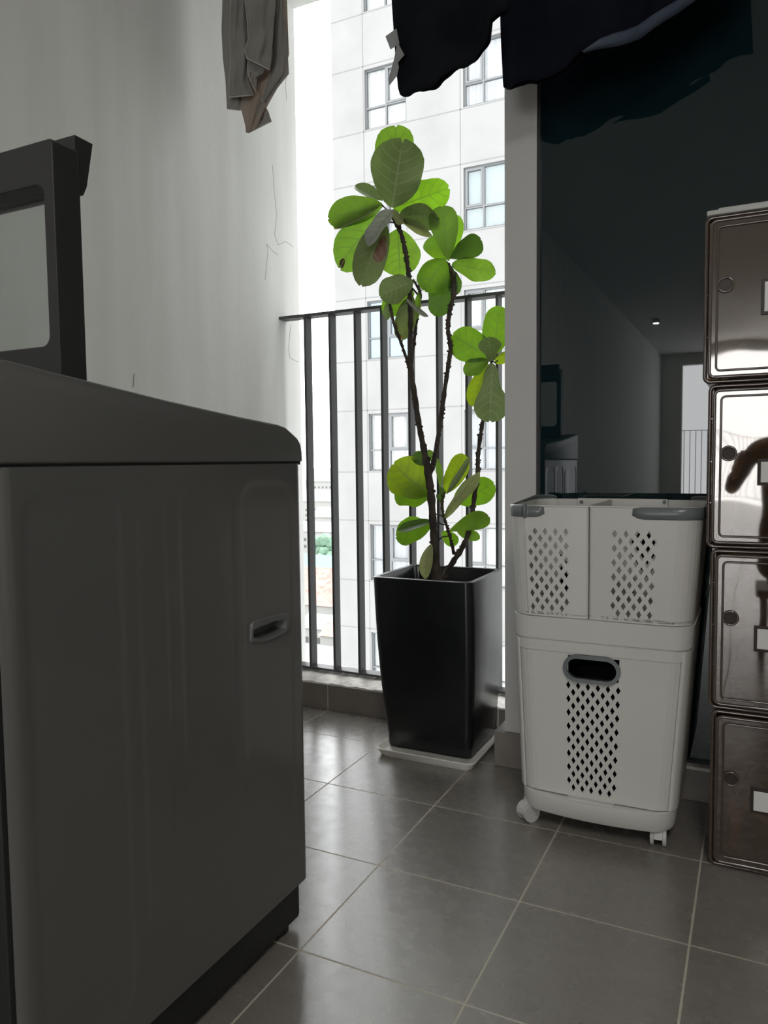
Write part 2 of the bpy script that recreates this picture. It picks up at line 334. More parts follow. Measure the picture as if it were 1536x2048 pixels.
M['hair'] = mat('dark_hair', (0.01,0.008,0.007), 0.45)
M['phone'] = mat('phone_shell', (0.01,0.01,0.012), 0.25)
M['wood'] = mat('dark_wood', (0.06,0.04,0.028), 0.5, noise=(9,(0.09,0.06,0.04),.3,.7,(1,1,6)))
M['tan_leather'] = mat('tan_leather', (0.62,0.46,0.33), 0.5)
M['shoe_black'] = mat('black_shoe_leather', (0.012,0.012,0.013), 0.4)
M['shoe_grey'] = mat('grey_shoe_textile', (0.16,0.16,0.16), 0.8)
M['crack'] = mat('plaster_crack', (0.30,0.29,0.27), 0.95)

# ================================================================== SETTING
WX = -0.822; GY = 0.909; CURB = 1.114; RAILY = 1.206; WEND = 1.322
H = 2.62
RX = 3.1; BY = -11.0
def slab(name, a, b, mt, r=0): return struct(MB().box(a, b).build(name, mt))
slab('floor', (WX-.2, BY-1.2, -0.12), (RX+.2, CURB, 0.0), M['tile'])
slab('ceiling', (WX-.2, BY-1.2, H), (RX+.2, WEND+.1, H+.12), M['ceiling'])
slab('wall_left', (WX-.2, BY, 0), (WX, WEND, H), M['plaster'])
slab('wall_east', (RX, BY, 0), (RX+.15, GY, H), M['room_wall'])
# far end of the room: wall with a tall balcony opening
b = MB(); b.box((WX, BY-.15, 0), (-0.48, BY, H)); b.box((-0.48, BY-.15, 2.43), (2.5, BY, H)); b.box((2.5, BY-.15, 0), (RX, BY, H))
struct(b.build('wall_south', M['room_wall']))
def emitter(name, st, c=(1.0,0.97,0.92)):
    mm = bpy.data.materials.new(name); mm.use_nodes = True; p = mm.node_tree.nodes['Principled BSDF']; p.inputs['Base Color'].default_value = (.8,.8,.8,1)
    p.inputs['Emission Color'].default_value = (*c, 1); p.inputs['Emission Strength'].default_value = st; return mm
lp_ = thing('added_fill_panel', 'flat rectangular fill light added under the ceiling behind, out of view', 'lamp', (1.25, -2.1, H))  # unseen panel, added to brighten the room from behind
MB().bbox((0.93, -2.72, H-.022), (1.57, -1.48, H), .003).build('lamp_body', M['cap_white'], lp_)
MB().box((0.95, -2.70, H-.024), (1.55, -1.50, H-.022)).build('diffuser', emitter('fill_light', FILL_POWER), lp_); rebase(lp_)
sp_ = thing('ceiling_spotlight', 'small round ceiling spotlight mirrored as a bright dot in the dark glass', 'lamp', (-0.50, -7.4, H))
MB().cyl((-0.50,-7.4,H-.05), (-0.50,-7.4,H), .045).build('lamp_body', M['cap_white'], sp_, angle=40)
MB().cyl((-0.50,-7.4,H-.056), (-0.50,-7.4,H-.05), .035).build('bulb', emitter('spot_light', SPOT_POWER), sp_, angle=40); rebase(sp_)
# partition that screens one side of the room
slab('wall_partition', (1.75, -6.2, 0), (RX, -6.08, H), M['room_wall'])
# wall that holds the dark glass: jamb pillar, wall above and below the glass
b = MB(); b.box((0.083, GY, 0), (0.168, CURB+.02, H)); b.build('trim_1', M['pillar']); struct(bpy.data.objects['trim_1'])
b = MB(); b.box((0.168, GY+.05, 0), (RX, GY+.2, 0.075)); b.box((0.168, GY+.05, 2.5), (RX, GY+.2, H)); b.box((0.168, GY+.10, 0.075), (RX, GY+.2, 2.5))
struct(b.build('wall_right', M['room_wall']))
gw = MB().box((0.170, GY+.012, 0.085), (2.6, GY+.03, 2.5)).build('window_1', M['dark_glass']); struct(gw)
fr = MB(); fr.box((0.168, GY+.004, 0.085), (0.176, GY+.05, 2.5)); fr.box((0.176, GY+.004, 0.085), (2.6, GY+.05, 0.093)).box((0.176, GY+.004, 2.49), (2.6, GY+.05, 2.5))
fr.build('window_frame', M['glass_frame'], gw)
b = MB(); b.bbox((0.168, GY-.018, 0.0), (2.6, GY+.05, 0.078), .002); struct(b.build('baseboard_right', M['skirt_tile']))
b = MB(); b.bbox((0.168, GY-.020, 0.078), (2.6, GY+.05, 0.086), .002); struct(b.build('trim_2', M['mortar']))
b = MB(); b.bbox((0.056, GY-.014, 0.0), (0.168, GY+.0, 0.096), .002); b.bbox((0.056, GY, 0), (0.083, CURB-.009, 0.096), .002); struct(b.build('baseboard_pillar', M['skirt_tile']))
# header beam over the balcony opening
slab('trim_3', (WX, 1.20, 2.452), (0.083, WEND, H), M['plaster'])
# curb under the railing: tiled front, rough white mortar on top
b = MB()
xs = [WX, -0.60, -0.30, 0.0, 0.083]
for i in range(len(xs)-1): b.bbox((xs[i]+.0012, CURB-.008, 0), (xs[i+1]-.0012, CURB+.004, 0.089), .0012, 1)
struct(b.build('baseboard_curb', M['skirt_tile']))
b = MB()
for x in xs[1:-1]: b.box((x-.0013, CURB-.0068, 0), (x+.0013, CURB+.002, 0.088))
struct(b.build('trim_5', M['mortar']))
prof = [(CURB-.010, 0.086), (CURB-.009, 0.092), (CURB+.010, 0.0945), (CURB+.035, 0.096), (RAILY-.035, 0.098), (RAILY+.05, 0.0985), (WEND-.02, 0.094), (WEND, 0.07), (WEND, -0.12), (CURB, -0.12), (CURB, 0.084)]
b = MB(); N = 60; vs = []; fs = []
for i in range(N+1):
    x = WX + (0.083-WX)*i/N
    for j, (y, z) in enumerate(prof):
        jit = 0.0022*math.sin(i*1.7+j*2.1)*math.sin(i*.63+j) if 1 <= j <= 6 else 0
        vs.append((x, y+jit*.6, z+jit))
n = len(prof)
for i in range(N):
    for j in range(n): fs.append((i*n+j, i*n+(j+1)%n, (i+1)*n+(j+1)%n, (i+1)*n+j))
fs += [tuple(range(n)), tuple(N*n+k for k in range(n))[::-1]]
struct(b.add(vs, fs).build('trim_4', M['mortar']))
# hairline cracks in the plaster near the wall end
def crack(pts, name, r=.0008):
    b = MB(); q = []
    for (x, y) in pts: p = PX(x, y, 0, WX); q.append((WX+.0001, p.y, p.z))
    b.tube(q, r, 5); c = b.build(name, M['crack'], bpy.data.objects['wall_left'])
crack([(545,330),(548,380),(553,430),(549,470),(556,490),(571,483),(586,493)], 'crack')
crack([(530,560),(536,500),(533,488),(545,502),(556,510)], 'crack')
crack([(581,650),(577,700),(580,716),(596,724)], 'crack')
crack([(268,748),(267,760),(266,775)], 'crack', .0014)
crack([(572,110),(574,140),(571,170),(573,200)], 'crack')

# ================================================================== RAILING
def railing(y, x0, x1, label, z0=.107, z1=1.349, first=None, flip=1):
    r = thing('balcony_railing', label, 'railing', ((x0+x1)/2, y, z0))
    MB().bbox((x0, y-.018, z1-.010), (x1, y+.030, z1), .0015).build('top_rail', M['rail'], r)
    MB().bbox((x0, y-.018, z0), (x1, y+.030, z0+.008), .0015).build('bottom_rail', M['rail'], r)
    x = first if first is not None else x0+.1
    k = 0
    while x < x1-.02:
        MB().bbox((x-.0045, y-.014, z0+.008), (x+.0045, y+.026, z1-.010), .0012).build('baluster', M['rail'], r); x += .0985; k += 1
    rebase(r); return r
railing(RAILY, WX-.03, 0.083, 'grey metal balcony railing with flat upright bars behind the potted plant', first=-0.7195)
railing(BY-.9, -1.0, RX, 'dark metal railing of the far balcony seen only as a reflection in the dark glass')

# ================================================================== WASHING MACHINE
WXR = -0.030; WY0, WY1 = -0.517, 0.082
wm = thing('washing_machine', 'grey top-loading washing machine with open lid by the left white wall', 'washing machine', (-0.33, -0.22, 0))
ZB, ZS = 0.085, 0.836
hout = [(501,1283),(501.5,1262),(502,1249),(506,1243.6),(520,1239.5),(536,1234),(554,1228.5),(571,1224),(576,1225.5),(578.5,1231),(578.5,1257),(575,1260.5),(565,1267),(544,1277.6),(523,1284),(508,1285.5),(503,1285)]
hin = [(506,1276.5),(505.5,1268),(505.7,1259.5),(512,1256),(522,1252),(531,1248),(542,1244.5),(552,1241),(562,1239),(569,1238.2),(570.5,1248),(570,1257),(561,1263.5),(550.6,1268.5),(531,1275),(520,1276.8),(512,1277)]
HO = [PX(x, y, 0, WXR) for x, y in hout]; HI = [PX(x, y, 0, WXR) for x, y in hin]
def inpoly(y, z, poly):
    c = False; n = len(poly); j = n-1
    for i in range(n):
        yi, zi, yj, zj = poly[i].y, poly[i].z, poly[j].y, poly[j].z
        if (zi > z) != (zj > z) and y < (yj-yi)*(z-zi)/(zj-zi)+yi: c = not c
        j = i
    return c
def rr_sdf(y, z, cy, cz, hy, hz, r):
    dy = abs(y-cy)-hy+r; dz = abs(z-cz)-hz+r
    return math.hypot(max(dy,0), max(dz,0)) + min(max(dy,dz),0) - r
def sstep(a, b, x): t = max(0, min(1, (x-a)/(b-a))); return t*t*(3-2*t)
def side_h(y, z):
    h = 0
    h += -0.0009*sstep(.004, -.004, rr_sdf(y, z, -0.026, 0.47, 0.067, 0.335, .03))
    h += -0.0009*sstep(.004, -.004, rr_sdf(y, z, -0.175, 0.47, 0.060, 0.335, .03))
    h += 0.0008*sstep(.004, -.004, rr_sdf(y, z, -0.290, 0.50, 0.025, 0.29, .018))
    h += -0.0009*sstep(.005, -.005, rr_sdf(y, z, -0.415, 0.47, 0.070, 0.335, .03))
    return h
# cabinet: loop of the footprint with rounded corners, the visible side carries the pressed ribs
def rrloop(x0, x1, y0, y1, r, k=6):
    pts = []
    for (cx, cy, a0) in ((x1-r, y0+r, -90), (x1-r, y1-r, 0), (x0+r, y1-r, 90), (x0+r, y0+r, 180)):
        for i in range(k+1):
            a = math.radians(a0+90*i/k); pts.append((cx+r*math.cos(a), cy+r*math.sin(a)))
    return pts
X0 = -0.63; R = 0.018
vs = []; fs = []; ny, nz = 150, 150
ys = [WY0+R+(WY1-WY0-2*R)*i/ny for i in range(ny+1)]
arcs = rrloop(X0, WXR, WY0, WY1, R, 5)
rest = arcs[6:12] + arcs[12:18] + arcs[18:24] + arcs[0:6]      # from front right corner round to rear right corner
loop = [('s', yy) for yy in ys] + [('p', p) for p in rest[1:-1]]
L = len(loop)
zs = [ZB+(ZS-ZB)*j/nz for j in range(nz+1)]
for z in zs:
    for kind, p in loop:
        if kind == 's': vs.append((WXR+side_h(p, z), p, z))
        else: vs.append((p[0], p[1], z))
for j in range(nz):
    for i in range(L):
        i2 = (i+1) % L
        if i < ny:
            yc, zc = (ys[i]+ys[i+1])/2, (zs[j]+zs[j+1])/2
            if inpoly(yc, zc, HI): continue
        fs.append((j*L+i, j*L+i2, (j+1)*L+i2, (j+1)*L+i))
fs.append(tuple(range(L))[::-1])
mesh_obj('cabinet', vs, fs, M['washer'], wm, smooth=True).data.set_sharp_from_angle(angle=math.radians(50))
MB().bbox((X0+.012, WY0-.004, ZB), (WXR-.007, WY0+.004, 0.93), .002).build('back_sheet', M['washer_dark'], wm)
# recessed carry handle with its bezel
n = len(HO); vs = []; fs = []
def ring(poly, x, s=1.0, c=None):
    c = c or sum((p for p in poly), Vector())/len(poly); return [(x, c.y+(p.y-c.y)*s, c.z+(p.z-c.z)*s) for p in poly]
rings = [ring(HO, WXR-.002, 1.03), ring(HO, WXR+.0026, 1.0), ring(HO, WXR+.0034, .965), ring(HI, WXR+.0026, 1.03), ring(HI, WXR+.0005, .99), ring(HI, WXR-.022, .93), ring(HI, WXR-.026, .85)]
for r_ in rings: vs += r_
for k in range(len(rings)-1):
    for i in range(n): fs.append((k*n+i, k*n+(i+1)%n, (k+1)*n+(i+1)%n, (k+1)*n+i))
fs.append(tuple((len(rings)-1)*n+i for i in range(n)))
hd = mesh_obj('carry_handle', vs, fs, M['handle_grey'], wm, smooth=True, recalc=True); hd.data.set_sharp_from_angle(angle=math.radians(50))
# dark plinth, feet
b = MB(); b.bbox((X0+.012, WY0+.012, 0.014), (WXR-.008, WY1-.018, ZB+.004), .010, 3); b.build('plinth', M['washer_dark'], wm, angle=40)
for fx in (X0+.06, WXR-.045):
    for fy in (WY0+.06, WY1-.055):
        f = MB(); f.cyl((fx, fy, 0.0), (fx, fy, 0.012), .028); f.cyl((fx, fy, .012), (fx, fy, .034), .018); f.build('foot', M['washer_dark'], wm, angle=40)
# sloping top cover
side = [(WY0, ZS+.003), (WY0, 0.925), (WY0+.004, 0.945), (WY0+.018, 0.9505), (-0.40, 0.9395), (-0.25, 0.9235), (-0.10, 0.910), (0.010, 0.9015), (0.032, 0.8975), (0.050, 0.889), (0.068, 0.880), (0.078, 0.870), (0.0815, 0.855), (0.083, ZS+.003)]
tp = MB(); tp.prism(side, X0-.001, WXR+.0015, 0)
o = tp.build('top_cover', M['washer_top'], wm)
bv = o.modifiers.new('bevel', 'BEVEL'); bv.width = .004; bv.segments = 3; bv.limit_method = 'ANGLE'; bv.angle_limit = math.radians(25)
for p in o.data.polygons: p.use_smooth = True
MB().box((X0+.004, WY0+.004, ZS-.002), (WXR-.002, WY1-.003, ZS+.004)).build('seam', M['washer_dark'], wm)
# loading well on the top
MB().bbox((-0.60, -0.34, 0.905), (-0.09, -0.16, 0.9165), .003).build('tub_rim', M['lid_plastic'], wm)
# open lid standing on its hinge
LY = -0.393; lt = 0.040
ld = bpy.data.objects.new('lid', None); COL.objects.link(ld); ld.parent = wm
def lidpt(px, py): return PX(px, py, 1, LY)
lx1 = lidpt(108, 400).x; lx0 = -0.585; lz0 = 0.938; lz1 = lidpt(108, 273).z; wx1 = lidpt(94, 560).x; wz0 = lidpt(90, 692).z; wz1 = lidpt(80, 368).z; wx0 = -0.545
def rrect(x0, x1, z0, z1, r, k=6):
    pts = []
    for (cx, cz, a0) in ((x1-r, z0+r, -90), (x1-r, z1-r, 0), (x0+r, z1-r, 90), (x0+r, z0+r, 180)):
        for i in range(k+1):
            a = math.radians(a0+90*i/k); pts.append((cx+r*math.cos(a), cz+r*math.sin(a)))
    return pts
def frame_mesh(name, outer, inner, y0, y1, mt, parent, lip=0.0):
    n = len(outer); vs = []
    for y, sh in ((y0, 0), (y1, 0)):
        vs += [(x, y, z) for x, z in outer]; vs += [(x, y, z) for x, z in inner]
    fs = []
    for i in range(n):
        j = (i+1) % n
        fs += [(i, j, n+j, n+i), (2*n+i, 3*n+i, 3*n+j, 2*n+j), (i, 2*n+i, 2*n+j, j), (n+i, n+j, 3*n+j, 3*n+i)]
    o = mesh_obj(name, vs, fs, mt, parent)
    bv = o.modifiers.new('bevel', 'BEVEL'); bv.width = .002; bv.segments = 2; bv.limit_method = 'ANGLE'
    return o
fo = frame_mesh('lid_frame', rrect(lx0, lx1, lz0, lz1, .006), rrect(wx0, wx1, wz0, wz1, .014), LY, LY+lt, M['lid_plastic'], ld)
MB().box((wx0-.004, LY+.024, wz0-.004), (wx1+.004, LY+.028, wz1+.004)).build('lid_window', M['lid_glass'], ld)
gp = MB()                                         # lip of the lid that one lifts it by, behind the frame's top edge
g0 = PX(128, 283, 1, LY+lt); gz1 = PX(155, 270, 1, LY+lt).z; gz0 = PX(135, 392, 1, LY+lt).z
gx1 = PX(153, 300, 1, LY+lt).x
gy0 = LY+lt-.002
gp.prism([(gy0, gz0), (gy0, gz1), (gy0+.028, gz1-.001), (gy0+.016, gz0+.012), (gy0+.010, gz0)], lx0+.03, gx1, 0)
gp.build('lid_grip', M['lid_plastic'], ld)
for hx in (lx0+.05, lx1-.05): MB().cyl((hx-.02, LY+.02, 0.938), (hx+.02, LY+.02, 0.938), .008).build('hinge', M['washer_dark'], ld, angle=40)
rebase(wm)

# ================================================================== PLANTER WITH THE FIG
PY = 1.0                                          # plane of the trunk
fig = thing('potted_fig_tree', 'fiddle leaf fig in a tall square black planter before the railing', 'plant', (-0.144, 1.0, 0.012))
pt0, pt1, pb0, pb1 = (-0.297, 0.853), (0.008, 1.143), (-0.262, 0.878), (-0.007, 1.115)
PZ = 0.508; PB = 0.014
def rsq(a, b_, r, k=5):
    return rrloop(a[0], b_[0], a[1], b_[1], r, k)
rows = []
for t in [0, .02, .06, .15, .3, .45, .6, .75, .9, .97, 1.0]:
    e = 0.022*math.sin(math.pi*t)*(1)              # slight belly of the side walls
    f_ = t**0.9
    a = (pb0[0]+(pt0[0]-pb0[0])*f_-e*.25, pb0[1]+(pt0[1]-pb0[1])*f_-e*.2); c = (pb1[0]+(pt1[0]-pb1[0])*f_+e*.25, pb1[1]+(pt1[1]-pb1[1])*f_+e*.2)
    rows.append([(x, y, PB+(PZ-PB)*t) for x, y in rsq(a, c, .022 if t > .02 else .016)])
a, c = pt0, pt1
rows.append([(x, y, PZ+.0015) for x, y in rsq((a[0]+.002,a[1]+.002), (c[0]-.002,c[1]-.002), .022)])
rimk = len(rows)-1
rows.append([(x, y, PZ+.001) for x, y in rsq((a[0]+.014,a[1]+.014), (c[0]-.014,c[1]-.014), .02)])
rows.append([(x, y, PZ-.004) for x, y in rsq((a[0]+.017,a[1]+.017), (c[0]-.017,c[1]-.017), .018)])
rows.append([(x, y, PZ-.09) for x, y in rsq((a[0]+.024,a[1]+.024), (c[0]-.024,c[1]-.024), .018)])
n = len(rows[0]); vs = [p for r_ in rows for p in r_]; fs = []
for j in range(len(rows)-1):
    for i in range(n): fs.append((j*n+i, j*n+(i+1)%n, (j+1)*n+(i+1)%n, (j+1)*n+i))
fs.append(tuple(range(n))[::-1]); fs.append(tuple((len(rows)-1)*n+i for i in range(n)))
pl = mesh_obj('planter', vs, fs, [M['pot'], M['pot_rim']], fig, smooth=True)
for k, p in enumerate(pl.data.polygons):
    if rimk*n <= k < (rimk+1)*n: p.material_index = 1
pl.data.set_sharp_from_angle(angle=math.radians(45))
b = MB(); vs = []; N = 14
for i in range(N+1):
    for j in range(N+1):
        x = a[0]+.022+(c[0]-a[0]-.044)*i/N; y = a[1]+.022+(c[1]-a[1]-.044)*j/N
        vs.append((x, y, PZ-.060+.006*math.sin(i*2.3+j*1.1)*math.cos(j*1.9)))
fs = [(i*(N+1)+j, (i+1)*(N+1)+j, (i+1)*(N+1)+j+1, i*(N+1)+j+1) for i in range(N) for j in range(N)]
mesh_obj('soil', vs, fs, M['soil'], fig, smooth=True)

def trunk(name, pix, parent, knobs=True):
    """pix: (px, py, diameter in px, y offset)"""
    P_ = []; R_ = []
    # resample with smooth interpolation
    for i in range(len(pix)-1):
        p0 = pix[max(i-1,0)]; p1 = pix[i]; p2 = pix[i+1]; p3 = pix[min(i+2,len(pix)-1)]
        for s in range(6):
            t = s/6; q = []
            for k in range(4):
                q.append(0.5*((2*p1[k])+(-p0[k]+p2[k])*t+(2*p0[k]-5*p1[k]+4*p2[k]-p3[k])*t*t+(-p0[k]+3*p1[k]-3*p2[k]+p3[k])*t**3))
            v = PX(q[0], q[1], 1, PY+q[3]); P_.append(v); R_.append(q[2]/2/F_PX*(v-CAM).dot(FW))
    v = PX(pix[-1][0], pix[-1][1], 1, PY+pix[-1][3]); P_.append(v); R_.append(pix[-1][2]/2/F_PX*(v-CAM).dot(FW))
    if knobs: R_ = [r*(1+0.13*math.sin(i*1.9)+0.10*random.uniform(-1,1)) for i, r in enumerate(R_)]
    b = MB(); b.tube(P_, R_, 10)
    if knobs:
        for i in range(2, len(P_)-1):
            for _ in range(2 if R_[i] < .0075 else (1 if random.random() < .35 else 0)):
                a = random.uniform(0, 6.28); d = (RT*math.cos(a)+FW*math.sin(a)); q = P_[i].lerp(P_[i+1], random.random())
                b.tube([q, q+d*R_[i]*1.25+Vector((0,0,.0015)), q+d*(R_[i]*1.25+.0012)+Vector((0,0,.003))], [R_[i]*.5, R_[i]*.45, .0016], 5)
    return b.build(name, M['bark'], parent, smooth=True)
tk = trunk('trunk', [(874,1170,21,-.02),(871,1120,18,-.02),(867,1060,16,-.02),(862,990,15,-.02),(856,945,16,-.02),(848,900,13,-.015),(838,850,12,-.01),(829,790,12,-.01),(822,740,11,-.01),(821,680,10,0),(821,620,10,0),(818,560,9,0),(812,510,9,0),(803,470,9,.0),(793,448,9,0),(781,424,7,0)], fig)
trunk('branch', [(859,948,10,-.02),(866,930,11,-.01),(872,900,10,0),(880,850,10,.01),(888,790,9,.01),(896,735,9,.02),(901,695,9,.02),(896,660,9,.02),(899,625,9,.02),(907,590,8,.02),(906,560,8,.02),(897,527,7,.02)], fig)
trunk('branch', [(823,752,7,-.01),(812,715,6,-.02),(800,680,6,-.03),(789,650,6,-.03),(782,622,5,-.03),(778,598,5,-.03)], fig)
trunk('branch', [(824,720,6,0),(830,670,6,.02),(835,630,6,.03),(841,590,6,.03),(834,572,5,.03),(826,560,4,.03)], fig)
trunk('branch', [(882,1172,12,.02),(893,1145,12,.02),(910,1118,11,.02),(930,1085,11,.03),(942,1045,10,.03),(948,1000,9,.03),(955,950,9,.03),(956,915,8,.03),(961,870,8,.03),(968,830,7,.04),(976,780,6,.05),(983,722,6,.05)], fig)
trunk('branch', [(908,1108,7,.02),(901,1078,6,.0),(893,1050,6,-.01),(887,1030,5,-.01),(884,1005,5,-.01),(889,985,4,-.01)], fig)
trunk('branch', [(868,1120,8,-.03),(862,1108,7,-.04),(856,1101,5,-.045)], fig)

PROF = {'fid': [(0,.05),(.06,.16),(.15,.36),(.3,.60),(.45,.80),(.6,.95),(.72,1.0),(.84,.94),(.93,.74),(.98,.42),(1.0,.12)],
        'pear': [(0,.10),(.06,.28),(.15,.42),(.28,.46),(.42,.60),(.56,.86),(.7,1.0),(.82,.96),(.92,.76),(.98,.42),(1.0,.15)],
        'rnd': [(0,.10),(.06,.34),(.15,.60),(.3,.85),(.45,.97),(.6,1.0),(.75,.94),(.87,.76),(.95,.48),(1.0,.12)],
        'nar': [(0,.10),(.1,.45),(.25,.75),(.45,.97),(.6,1.0),(.75,.9),(.88,.62),(.96,.3),(1.0,.05)]}
def prof_at(k, t):
    P_ = PROF[k]
    for (a, va), (b_, vb) in zip(P_, P_[1:]):
        if t <= b_:
            s = (t-a)/(b_-a); return va+(vb-va)*s
    return P_[-1][1]
def leaf(bx, by, tx, ty, wpx, mt, dB=0, dT=0, roll=0, bend=.12, fold=.15, kind='fid', rip=.03, wig=0, notch=.03, sweep=0.0, seed=None, tipcurl=0, label=None):
    rnd = random.Random(seed if seed is not None else int(bx*7+ty*13))
    B = PX(bx, by, 1, PY+dB); E_ = PX(tx, ty, 1, PY+dT)
    A = E_-B; Ln = A.length; ah = A/Ln
    mid = (B+E_)/2; V = (mid-CAM).normalized()
    side = ah.cross(V).normalized(); nrm = side.cross(ah).normalized()
    q = Quaternion(ah, math.radians(roll)); side.rotate(q); nrm.rotate(q)
    if nrm.dot(V) > 0: nrm = -nrm
    W = wpx/F_PX*(mid-CAM).dot(FW)/max(.25, math.cos(math.radians(roll)))
    nu, nv = 14, 26; vs = []; uvs = []; ph = rnd.uniform(0, 6.28); ph2 = rnd.uniform(0, 6.28)
    for j in range(nv+1):
        t = math.sin(j/nv*math.pi/2)**1.0 if False else (1-(1-j/nv)**1.6)
        w_ = prof_at(kind, t)
        asym = 1+0.05*math.sin(ph+t*5)
        for i in range(nu+1):
            s = i/nu*2-1
            ww = w_*(1+wig*math.sin(t*13+ph+(2.0 if s > 0 else 0)))*(asym if s > 0 else 2-asym)
            tt = t - notch*(1-abs(s))**2*sstep(.9, 1, t) + .015*s*s*math.sin(math.pi*t)
            h = fold*abs(s)*ww*W*.5 - bend*Ln*math.sin(math.pi*min(t,1)*.95)*-1*0 + bend*Ln*(t*t)*-1 + bend*Ln*t*.55
            h += rip*W*math.sin(t*9+ph2+s*1.3)*abs(s)**1.5
            h += -0.05*W*(1-abs(s))*0
            if tipcurl: h += tipcurl*Ln*max(0, t-.8)**2*8
            sw = sweep*Ln*math.sin(math.pi*t)*.5
            vs.append(B+ah*(Ln*tt)+side*(s*ww*W*.5+sw)+nrm*h); uvs.append(((s+1)/2, t))
    fs = [(j*(nu+1)+i, j*(nu+1)+i+1, (j+1)*(nu+1)+i+1, (j+1)*(nu+1)+i) for j in range(nv) for i in range(nu)]
    o = mesh_obj('leaf', vs, fs, M[mt], fig, smooth=True, recalc=False, uvs=uvs)
    if label: o['label'] = label
    return o
def petiole(pts, r=3):
    P_ = [PX(x, y, 1, PY+d) for x, y, d in pts]; MB().tube(P_, [r/2/F_PX*2.1]*len(P_), 6).build('petiole', M['bark'], fig, smooth=True)
# top crown
leaf(784,412,792,248,78,'leaf_m',.02,.06,0,.05,.05,wig=.02)
leaf(784,415,806,276,106,'leaf_d',-.01,-.05,0,.10,.10,notch=.07,wig=.015,kind='rnd',rip=.02)
leaf(786,416,899,376,66,'leaf_b',.02,.06,25,.05,.08,kind='rnd',wig=.02)
leaf(765,410,653,436,56,'leaf_m',-.01,-.03,20,.08,.12,kind='rnd',wig=.02)
leaf(764,408,664,454,20,'leaf_p',-.005,-.02,55,.08,.1,sweep=.06,kind='nar')
leaf(765,402,709,370,24,'leaf_d',.02,.07,30,.05,.5,kind='nar')
leaf(768,432,676,538,74,'leaf_tipburn',.01,.0,10,.10,.12,sweep=-.10,tipcurl=-.15,kind='rnd',label='drooping leaf with brown curled tip')
leaf(768,440,722,571,66,'leaf_brown',-.01,-.05,0,.10,.12,kind='rnd',label='drooping dull leaf with a reddish brown patch')
leaf(786,420,733,488,32,'leaf_s',-.03,-.08,35,.12,.5,kind='nar',rip=.12,label='curled leaf showing its silvery underside')
leaf(798,434,880,430,50,'leaf_d',-.01,-.02,30,-.15,.2,kind='rnd',rip=.05)
leaf(800,440,868,466,22,'leaf_p',.0,-.01,50,-.15,.2,kind='nar')
leaf(796,458,800,552,82,'leaf_m',.03,.05,0,.08,.10,kind='rnd',wig=.02)
leaf(784,420,807,446,18,'leaf_p',-.02,-.03,40,.1,.3,kind='nar')
petiole([(781,425,0),(772,418,-.01),(764,410,-.01)]); petiole([(790,446,0),(780,444,-.01),(768,440,-.01)]); petiole([(800,455,0),(803,443,-.01),(812,438,-.01)])
# second crown
leaf(897,522,884,411,59,'leaf_m',.01,-.02,0,.06,.08,kind='fid')
leaf(898,520,915,428,36,'leaf_b',.03,.06,20,.05,.08)
leaf(893,520,860,472,50,'leaf_b',.03,.07,10,.05,.08,kind='rnd')
leaf(900,517,962,480,46,'leaf_k',.0,-.02,10,.08,.12,kind='fid',wig=.03)
leaf(904,528,991,545,44,'leaf_m',.01,.02,15,.08,.12,kind='rnd',wig=.05,rip=.06)
leaf(889,518,848,581,62,'leaf_b',-.01,-.04,10,.12,.10,kind='rnd')
leaf(902,532,872,633,52,'leaf_k',.02,.02,10,.08,.10,kind='rnd',wig=.09)
leaf(905,540,912,590,28,'leaf_k',.03,.03,10,.08,.10,kind='rnd',wig=.05)
petiole([(898,528,.01),(888,518,.0),(870,520,-.01),(855,532,-.02)]); petiole([(905,560,.02),(911,551,.01),(912,545,.01)], 5)
# leaves on the middle of the trunk
leaf(826,562,759,592,54,'leaf_d',-.01,-.05,20,.12,.12,kind='rnd',wig=.04)
leaf(828,585,762,622,44,'leaf_b',.02,.03,25,.08,.1,kind='rnd',wig=.03)
leaf(824,590,801,680,42,'leaf_orange',-.0,.0,20,.08,.15,kind='rnd',label='hanging leaf with an orange dried tip')
leaf(812,597,854,634,9,'leaf_s',-.04,-.08,60,.1,.2,kind='nar')
leaf(838,585,832,640,16,'leaf_m',.02,.02,30,.1,.2,kind='nar')
leaf(778,600,774,640,18,'leaf_d',-.02,-.02,20,.1,.2,kind='nar')
petiole([(838,592,.03),(826,578,.01),(818,570,.0)], 4)
# right crown on the third stem
leaf(980,716,904,668,68,'leaf_b',.05,.03,10,.08,.06,kind='rnd',wig=.015)
leaf(985,712,1001,611,60,'leaf_b',.06,.09,10,.05,.06,kind='rnd',wig=.01)
leaf(983,722,978,674,46,'leaf_d',.02,-.03,0,.05,.35,kind='pear',notch=.0)
leaf(977,721,927,745,34,'leaf_m',.04,.02,25,.1,.15,kind='rnd',wig=.06)
leaf(977,728,939,812,34,'leaf_y',.06,.06,30,.1,.12,kind='rnd')
leaf(984,727,980,843,69,'leaf_d',.03,.0,0,.10,.06,kind='pear',wig=.02)
leaf(989,724,1018,710,22,'leaf_y',.06,.08,30,.1,.1,kind='rnd')
petiole([(983,722,.05),(976,722,.045),(970,727,.04)]); petiole([(983,720,.05),(990,726,.05),(996,720,.05)])
